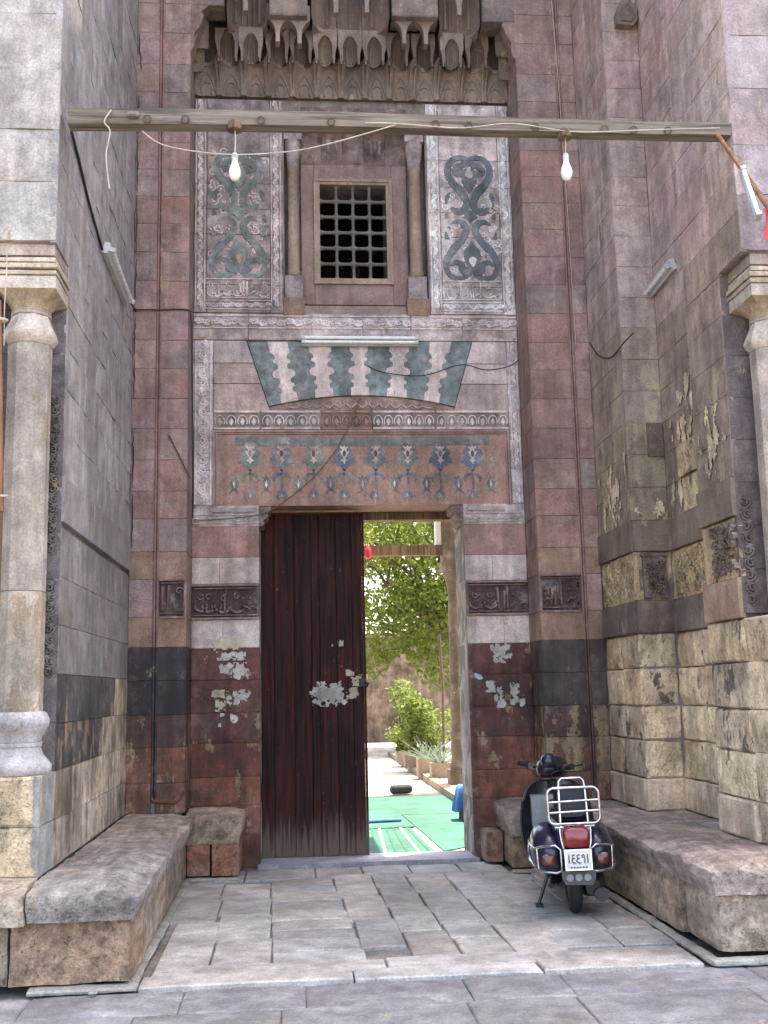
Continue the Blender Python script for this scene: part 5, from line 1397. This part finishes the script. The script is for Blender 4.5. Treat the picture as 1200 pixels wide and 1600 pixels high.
p = at(684, 830, 17.45); o = MB().box(p.x-.05, p.x+.05, 17.40, 17.50, zb+.08, 5.2).build('white_post', 'white'); tag(o, 'short white post standing on the arcade tie beam', 'post')
a, b = at(597, 808, T+.35), at(722, 808, T+.35)
lamp('tube_lamp', 'white tube lamp under the header inside the doorway', (a.x, T+.3, a.z+.03), (b.x+.25, T+.3, a.z+.03), (0, -.2, -1), 1, .06)

# plants ------------------------------------------------------------------
def leaves(b, c, rad, n, ls, rg, shell=.55, droop=.0, asp=.45):
    for i in range(n):
        while True:
            d = Vector((rg.uniform(-1, 1), rg.uniform(-1, 1), rg.uniform(-1, 1)))
            if .05 < d.length < 1: break
        r = d.length; k = (shell+(1-shell)*r)/max(r, 1e-3) if r < shell else 1
        p = Vector((c[0]+d.x*k*rad[0], c[1]+d.y*k*rad[1], c[2]+d.z*k*rad[2]))
        u = Vector((rg.gauss(0, 1), rg.gauss(0, 1), rg.gauss(0, .7)-droop)).normalized(); w = u.cross(Vector((rg.gauss(0, 1), rg.gauss(0, 1), rg.gauss(0, 1)))).normalized()
        s = ls*rg.uniform(.6, 1.3); a = s*asp
        b.add([p-u*s*.5, p+w*a*.5, p+u*s*.5, p-w*a*.5], [(0, 1, 2, 3)])
def limb(b, p, q, r0, r1, rg, n=6):
    P = [Vector(p)+(Vector(q)-Vector(p))*i/n+Vector((rg.gauss(0, 1), rg.gauss(0, 1), 0))*(.05*(Vector(q)-Vector(p)).length*(0 < i < n)) for i in range(n+1)]
    b.tube(P, [r0+(r1-r0)*i/n for i in range(n+1)], 7); return P
def tree(label, base, crown, rad, nclump, nleaf, ls, seed, hang=()):
    rg = random.Random(seed); root = empty('tree', base); tag(root, label, 'tree', 'trees in the courtyard')
    tb = MB(); fork = (crown[0]*.3+base[0]*.7-base[0], (crown[1]-base[1])*.3, crown[2]*.55)
    limb(tb, (0, 0, 0), fork, .24, .17, rg)
    lb_ = MB()
    for k in range(nclump):
        while True:
            d = Vector((rg.uniform(-1, 1), rg.uniform(-1, 1), rg.uniform(-1, 1)))
            if .35 < d.length < 1: break
        c = Vector((crown[0]-base[0]+d.x*rad[0], crown[1]-base[1]+d.y*rad[1], crown[2]+d.z*rad[2])); r = rg.uniform(.45, .95)
        if k % 3 == 0: limb(tb, fork, c, .08, .02, rg)
        leaves(lb_, c, (r, r, r*.75), nleaf, ls, rg, droop=.5)
    for h in hang:
        c = Vector(h[:3])-Vector(base); leaves(lb_, c, (h[3], h[3], h[4]), int(nleaf*1.2), ls, rg, droop=.8)
    tb.build('trunk', 'bark', root, sm=60); tag(lb_.build('crown', 'leaf', root, fix=False), kind='stuff')
def T3(x, y, Y): q = at(x, y, Y); return (q.x, q.y, q.z)
hang = [(*T3(x, y, 27), r, rz_) for x, y, r, rz_ in ((585, 1035, .35, .5), (602, 1010, .4, .45), (650, 1010, .4, .4), (668, 1040, .45, .5), (690, 1050, .45, .55), (705, 1030, .45, .6), (640, 985, .5, .4), (580, 985, .5, .5), (700, 990, .5, .5), (620, 960, .6, .5))]
tree('broad leafy tree whose sunlit crown fills the open doorway', (4.75, 29, 0), (3.3, 29, 5.3), (3.3, 2.6, 2.9), 190, 130, .16, 3, hang)
tree('second leafy tree farther back against the bright sky', (-1.5, 40, 0), (2.2, 40, 8.4), (5.2, 2.5, 3.4), 110, 90, .24, 9)
# planters with shrubs and agaves along the kerb
def planter(px, py, w, label):
    p = gz(px, py, .10); root = empty('stone_planter', (p.x, p.y, .10)); tag(root, label, 'planter', 'square planters along the kerb')
    h = w*.72; b = MB(); t = .035
    b.box(-w/2, w/2, 0, t, 0, h).box(-w/2, w/2, w-t, w, 0, h).box(-w/2, -w/2+t, t, w-t, 0, h).box(w/2-t, w/2, t, w-t, 0, h); b.build('box', 'pot', root)
    MB().box(-w/2+t, w/2-t, t, w-t, 0, h-.04).build('soil', 'bark', root); MB().box(-w/2-.015, w/2+.015, -.015, t, h-.05, h+.005).build('rim', 'pot', root)
    return p, h
def shrub(p, h0, H, R_, n, mat, label, seed, ls=.10):
    rg = random.Random(seed); root = empty('shrub', (p.x, p.y+.15, .10+h0-.05)); tag(root, label, 'shrub'); s = MB(); lv = MB()
    for k in range(9):
        a = rg.uniform(0, 6.3); q = Vector((math.cos(a)*R_*rg.uniform(.3, 1), math.sin(a)*R_*rg.uniform(.3, 1), H*rg.uniform(.6, 1)))
        P = limb(s, (0, 0, 0), q, .018, .006, rg)
        for pt in P[2:]: leaves(lv, pt, (.16, .16, .14), n, ls, rg, shell=.2)
        leaves(lv, q, (.22, .22, .18), n*2, ls, rg, shell=.2)
    s.build('stem', 'bark', root, sm=60); tag(lv.build('foliage', mat, root, fix=False), kind='stuff')
def agave(p, h0, H, label, seed):
    rg = random.Random(seed); root = empty('agave', (p.x, p.y+.15, .10+h0-.05)); tag(root, label, 'agave')
    for k in range(16):
        a = 2*math.pi*k/16+rg.uniform(-.15, .15); e = rg.uniform(.35, 1.25); L = H*rg.uniform(.75, 1.1); b = MB(); v = []
        for j in range(6):
            t = j/5; r = L*t*math.cos(e)*(1+.15*t); z = L*t*math.sin(e)-.12*L*t*t; w = .035*(1-t)**.7*(1 if j else .7)
            c_, s_ = math.cos(a), math.sin(a)
            v += [(r*c_-s_*w, r*s_+c_*w, z+.01), (r*c_, r*s_, z-.012), (r*c_+s_*w, r*s_-c_*w, z+.01)]
        b.add(v, [(3*j+i, 3*j+i+1, 3*j+4+i, 3*j+3+i) for j in range(5) for i in range(2)])
        b.build('leaf', 'agave', root, sm=60, fix=False)
pl = [(631, 1191, .30, 'low planter farthest along the kerb'), (648, 1199, .36, 'square planter under the feathery pale shrub'), (670, 1209, .36, 'square planter holding the farther agave'), (691, 1216, .34, 'square planter nearest the column, holding an agave')]
pp = [planter(*q) for q in pl]
shrub(pp[1][0], pp[1][1], 1.35, .55, 24, 'leaf2', 'feathery pale green shrub in a planter by the kerb', 4)
shrub(gz(684, 1199, .1), .1, 1.15, .5, 22, 'leaf2', 'yellow green bushy shrub behind the agaves', 5)
shrub(pp[0][0], pp[0][1], .55, .25, 14, 'leaf2', 'small low shrub in the farthest planter', 6)
agave(pp[2][0], pp[2][1], .62, 'grey green spiky agave in the middle planter', 7)
agave(pp[3][0], pp[3][1], .55, 'spiky agave right beside the arcade column', 8)
p = gz(694, 1204, .1); o = MB().tube([(p.x, p.y, .1), (p.x+.02, p.y, 1.6), (p.x-.02, p.y, 2.6)], .025, 8).build('thin_pole', 'bark'); tag(o, 'thin dark pole standing among the planters', 'pole')

# ================================================================== SCOOTER
sp = gz(899, 1427); SC = empty('motor_scooter', (sp.x, sp.y, 0), (0, R(-1.5), -R(8)))
tag(SC, 'dark blue classic motor scooter with chrome rear rack parked by the bench', 'scooter')
def rrect(x0, x1, z0, z1, y, r=.03, n=5):
    pts = []
    for cx, cz, a0 in ((x1-r, z1-r, 0), (x0+r, z1-r, 90), (x0+r, z0+r, 180), (x1-r, z0+r, 270)):
        for k in range(n+1):
            a = R(a0+90*k/n); pts.append((cx+r*math.cos(a), y, cz+r*math.sin(a)))
    return pts
def wheel(y, x=0, steer=0):
    b = MB(); b.lathe([(.02, -.03), (.13, -.035), (.142, -.02), (.142, .02), (.13, .035), (.02, .03)], 24); b.xf(Matrix.Rotation(R(90), 4, 'Y'))
    w = b.build('wheel', 'engine', SC, (x, y, .225), (0, 0, steer), sm=40)
    b = MB(); n, m_ = 32, 12; v = []
    for i in range(n):
        a = 2*math.pi*i/n
        for k in range(m_):
            t = 2*math.pi*k/m_; rr_ = .178+.047*math.cos(t)*(1 if abs(math.cos(t)) < .9 else .97); v.append((.046*math.sin(t), rr_*math.cos(a), rr_*math.sin(a)))
    b.add(v, [(i*m_+k, i*m_+(k+1) % m_, ((i+1) % n)*m_+(k+1) % m_, ((i+1) % n)*m_+k) for i in range(n) for k in range(m_)])
    b.build('tyre', 'black', w, sm=60)
wheel(.0); wheel(1.20, 0, R(-20))
def loft(sections, n=20):
    """closed body through oval sections (y, cx, cz, rx, rz, power)"""
    b = MB(); v = []
    for y, cx, cz, rx, rz_, pw in sections:
        for k in range(n):
            a = 2*math.pi*k/n; c_, s_ = math.cos(a), math.sin(a)
            v.append((cx+rx*math.copysign(abs(c_)**pw, c_), y, cz+rz_*math.copysign(abs(s_)**pw, s_)))
    N = len(sections)
    b.add(v, [(i*n+k, i*n+(k+1) % n, (i+1)*n+(k+1) % n, (i+1)*n+k) for i in range(N-1) for k in range(n)]+[tuple(range(n)), tuple(range(N*n-1, (N-1)*n-1, -1))])
    return b
loft([(-.36, 0, .50, .095, .13, .6), (-.30, 0, .50, .115, .16, .6), (-.1, 0, .52, .13, .15, .6), (.2, 0, .52, .13, .14, .6), (.42, 0, .46, .12, .16, .6), (.50, 0, .36, .11, .14, .6)]).build('body', 'scoot', SC, sm=50)
for s in (-1, 1):
    loft([(-.30, s*.145, .44, .02, .03, 1), (-.27, s*.16, .44, .07, .10, .85), (-.16, s*.17, .45, .105, .155, .85), (.02, s*.175, .46, .115, .175, .85), (.2, s*.17, .45, .105, .16, .85), (.34, s*.16, .42, .075, .12, .9), (.42, s*.145, .40, .02, .04, 1)]).build('side_cowl', 'scoot', SC, sm=60)
loft([(-.37, 0, .37, .085, .06, .5), (-.30, 0, .42, .095, .10, .5), (-.15, 0, .40, .09, .10, .5), (0, 0, .42, .08, .08, .5)]).build('rear_fender', 'scootdark', SC, sm=50)
loft([(-.24, 0, .70, .09, .03, .6), (-.20, 0, .71, .135, .055, .6), (.05, 0, .715, .15, .06, .6), (.3, 0, .71, .14, .055, .6), (.5, 0, .70, .10, .05, .6), (.55, 0, .69, .05, .03, .8)]).build('seat', 'seat', SC, sm=50)
loft([(-.32, 0, .80, .10, .10, .5), (-.28, 0, .80, .125, .12, .5), (-.22, 0, .79, .115, .11, .5)]).build('backrest_pad', 'seat', SC, sm=50)
MB().box(-.17, .17, .40, .98, .22, .25).box(-.03, .03, .42, .96, .25, .262).build('floorboard', 'scootdark', SC)
ls_ = MB(); n = 12; v = []
for j in range(9):
    t = j/8; z = .24+.59*t; hw = .30*(1-.28*t**3)*(1-.25*(1-t)**4); yb = .96+.10*t
    for k in range(n+1):
        u = -1+2*k/n; v.append((hw*u, yb-.10*abs(u)**2.2, z-.05*abs(u)**5*(t > .8)))
F = [(j*(n+1)+k, j*(n+1)+k+1, (j+1)*(n+1)+k+1, (j+1)*(n+1)+k) for j in range(8) for k in range(n)]
ls_.add(v, F); ls_.add([(x, y+.025, z) for x, y, z in v], [f[::-1] for f in F])
ls_.build('leg_shield', 'scootdark', SC, sm=60, fix=False)
MB().tube([(x*1.0, y+.012, z) for x, y, z in [v[j*(n+1)] for j in range(9)]]+[(x, y+.012, z) for x, y, z in [v[8*(n+1)+k] for k in range(n+1)]]+[(x, y+.012, z) for x, y, z in [v[j*(n+1)+n] for j in range(8, -1, -1)]], .012, 6).build('shield_trim', 'scootdark', SC, sm=60)
MB().box(-.20, .16, .84, .97, .50, .74).build('glove_box', 'dull', SC)
loft([(1.02, 0, .26, .06, .02, .7), (1.1, 0, .38, .085, .10, .7), (1.2, 0, .44, .095, .08, .7), (1.32, 0, .38, .08, .08, .7), (1.40, 0, .30, .04, .04, .8)]).build('front_fender', 'scoot', SC, sm=50)
MB().tube([(0, 1.02, .84), (0, 1.16, .35), (0, 1.2, .225)], [.035, .03, .025], 10).build('steering_column', 'engine', SC, sm=50)
hb = MB().tube([(-.36, -.03, .045), (-.22, 0, .02), (0, .02, 0), (.22, 0, .02), (.36, -.03, .03)], [.015, .016, .03, .016, .015], 10).build('handlebar', 'scootdark', SC, (-.03, 1.02, .925), (0, 0, -R(58)), sm=60)
for s in (-1, 1):
    MB().tube([(s*.36, -.032, .043), (s*.24, -.005, .024)], .021, 12).build('grip', 'black', hb, sm=60)
    MB().tube([(s*.24, -.005, .024), (s*.19, .005, .016)], .026, 12).build('switch_collar', 'chrome', hb, sm=60)
    MB().tube([(s*.19, .03, .02), (s*.27, .06, .035), (s*.37, .05, .05)], [.008, .007, .009], 8).build('lever', 'scootdark', hb, sm=60)
b = loft([(-.09, 0, .0, .03, .03, 1), (-.07, 0, .01, .075, .07, 1), (0, 0, .02, .10, .085, 1), (.07, 0, .02, .10, .085, 1), (.13, 0, .01, .085, .08, 1), (.15, 0, .01, .07, .07, 1)]); b.build('headset', 'scootdark', hb, sm=60)
MB().lathe([(.0, .135), (.03, .13), (.055, .11), (.066, .08), (.062, .045), (.05, .02)], 20, (.05, -.03)).build('speedometer', 'scoot', hb, sm=60)
for s in (-1, 1): MB().tube([(s*.16, .02, .01), (s*.12, -.06, -.02), (s*.06, -.03, -.10), (s*.02, .02, -.2)], .005, 6).build('control_cable', 'cable', hb, sm=60)
# chrome rear rack
yr = -.40
MB().tube(rrect(-.175, .175, .665, .905, yr, .045), .0095, 8, closed=True).build('rack_frame', 'chrome', SC, sm=60)
for z in (.815, .745): MB().tube([(-.172, yr, z-.004), (.172, yr, z+.004)], .008, 8).build('rack_bar', 'chrome', SC, sm=60)
MB().tube([(-.095, yr+.03, .60), (-.09, yr+.05, .9), (-.085, yr+.06, .945), (-.065, yr+.06, .965), (.065, yr+.06, .965), (.085, yr+.06, .945), (.09, yr+.05, .9), (.095, yr+.03, .60)], .009, 8).build('backrest_frame', 'chrome', SC, sm=60)
MB().tube([(-.135, yr+.02, .640), (.135, yr+.02, .648)], .012, 8).build('rack_bar', 'chrome', SC, sm=60)
for s in (-1, 1): MB().tube([(s*.105, yr+.02, .64), (s*.10, yr-.0, .56), (s*.088, yr-.02, .50), (s*.085, yr-.01, .47)], .008, 8).build('rack_stay', 'chrome', SC, sm=60)
loft([(-.455, 0, .575, .075, .055, .45), (-.445, 0, .575, .088, .066, .45), (-.39, 0, .58, .095, .072, .45), (-.34, 0, .58, .09, .07, .45)]).build('tail_light', 'redlens', SC, sm=50)
MB().box(-.096, .096, -.452, -.388, .498, .506).build('tail_light_band', 'scootdark', SC)
pe = MB().box(-.10, .10, 0, .006, -.072, .072).build('number_plate', 'plate', SC, (0, -.462, .435), (R(-8), 0, 0)); pe.scale = (.92, 1, .95)
MB().box(-.085, .085, .006, .07, -.055, .05).build('plate_bracket', 'scootdark', pe)
for s in ((-.098, .098, -.0715, -.062), (-.098, .098, .062, .0715)): MB().box(s[0], s[1], -.003, .002, s[2], s[3]).build('plate_edge', 'chrome', pe)
for s in (-1, 1): MB().box(s*.094-.004, s*.094+.004, -.003, .002, -.06, .06).build('plate_edge', 'chrome', pe)
# the plate's digits, and the small line under them, are only half legible
def digit(nm, strokes, x):
    b = MB()
    for st in strokes: b.ribbon([(x+px_*.03, pz*.03+.008) for px_, pz in st], .009, -.0035, .001)
    b.build(nm, 'ink', pe)
digit('digit', [[(0, 1), (0, -1)]], -.068)
digit('digit', [[(.4, .9), (-.3, .75), (-.2, .2), (.4, .1), (-.3, -.1), (-.45, -.6), (.1, -1), (.5, -.9)]], -.035)
digit('digit', [[(.4, .9), (-.3, .75), (-.2, .2), (.4, .1), (-.3, -.1), (-.45, -.6), (.1, -1), (.5, -.9)]], .0)
digit('digit', [[(.35, .5), (0, .95), (-.35, .6), (-.1, .2), (.35, .4), (.35, -.3), (.3, -1)]], .036)
digit('digit', [[(0, 1), (0, -1)]], .068)
for k in range(6): MB().box(-.062+k*.022, -.048+k*.022, -.0035, .001, -.055, -.046).build('small_mark', 'ink', pe)
MB().prism([(-.115, .355), (-.11, .305), (-.09, .265), (.09, .26), (.115, .30), (.12, .35)], -.405, -.39).build('mud_flap', 'flap', SC)
for x in (-.06, 0, .06): MB().lathe([(.001, 0), (.022, 0), (.026, -.004), (.026, .01)], 14).xf(Matrix.Translation((x, -.409, .312)) @ Matrix.Rotation(R(-90), 4, 'X')).build('flap_reflector', 'dull', SC, sm=40)
for s in (-1, 1):
    g = [(s*q[0]*.86, q[1], q[2]) for q in ((.115, -.34, 0.350), (.12, -.345, 0.490), (.16, -.33, 0.515), (.27, -.27, 0.500), (.315, -.2, 0.480), (.335, -.02, 0.490), (.325, .2, 0.490), (.335, .19, 0.440), (.34, -.02, 0.380), (.325, -.2, 0.360), (.28, -.28, 0.340), (.16, -.335, 0.335))]
    MB().tube(g, .0095, 8, closed=True).build('bumper_guard', 'chrome', SC, sm=60)
    MB().tube([(s*.26, -.24, .49), (s*.255, -.25, .35)], .008, 8).build('guard_bar', 'chrome', SC, sm=60)
    loft([(-.305, s*.18, .415, .035, .03, .5), (-.295, s*.18, .415, .048, .040, .5), (-.25, s*.18, .415, .05, .042, .5)]).build('indicator', 'amber', SC, sm=40)
MB().tube([(-.14, .28, .26), (-.235, .24, .03)], .012, 8).box(-.26, -.205, .21, .27, 0.0, .03).build('side_stand', 'scootdark', SC, sm=40)
loft([(-.16, .12, .20, .05, .05, .8), (-.05, .13, .21, .09, .09, .7), (.12, .13, .22, .10, .10, .7), (.28, .10, .24, .07, .08, .8)]).build('engine', 'engine', SC, sm=40)
MB().tube([(.17, -.22, .16), (.18, .05, .15), (.15, .25, .18)], [.05, .055, .03], 12).build('silencer', 'engine', SC, sm=40)
MB().tube([(-.13, .10, .24), (-.16, -.05, .20)], .02, 8).build('kick_starter', 'engine', SC, sm=40)
# litter
for k, (x, y, w) in enumerate(((137, 1555, .05), (61, 1557, .02), (366, 1487, .014))):
    p = gz(x, y, .004); o = link('paper_litter', rock_mesh(w, w*.6, .012, .003, .002, .01), 'paper', None, (p.x, p.y, .004 if k < 2 else .006))
    tag(o, ('white scrap of litter below the bench corner', 'tiny white litter fleck at the lower left edge', 'tiny white fleck on a paving slab')[k], 'litter')
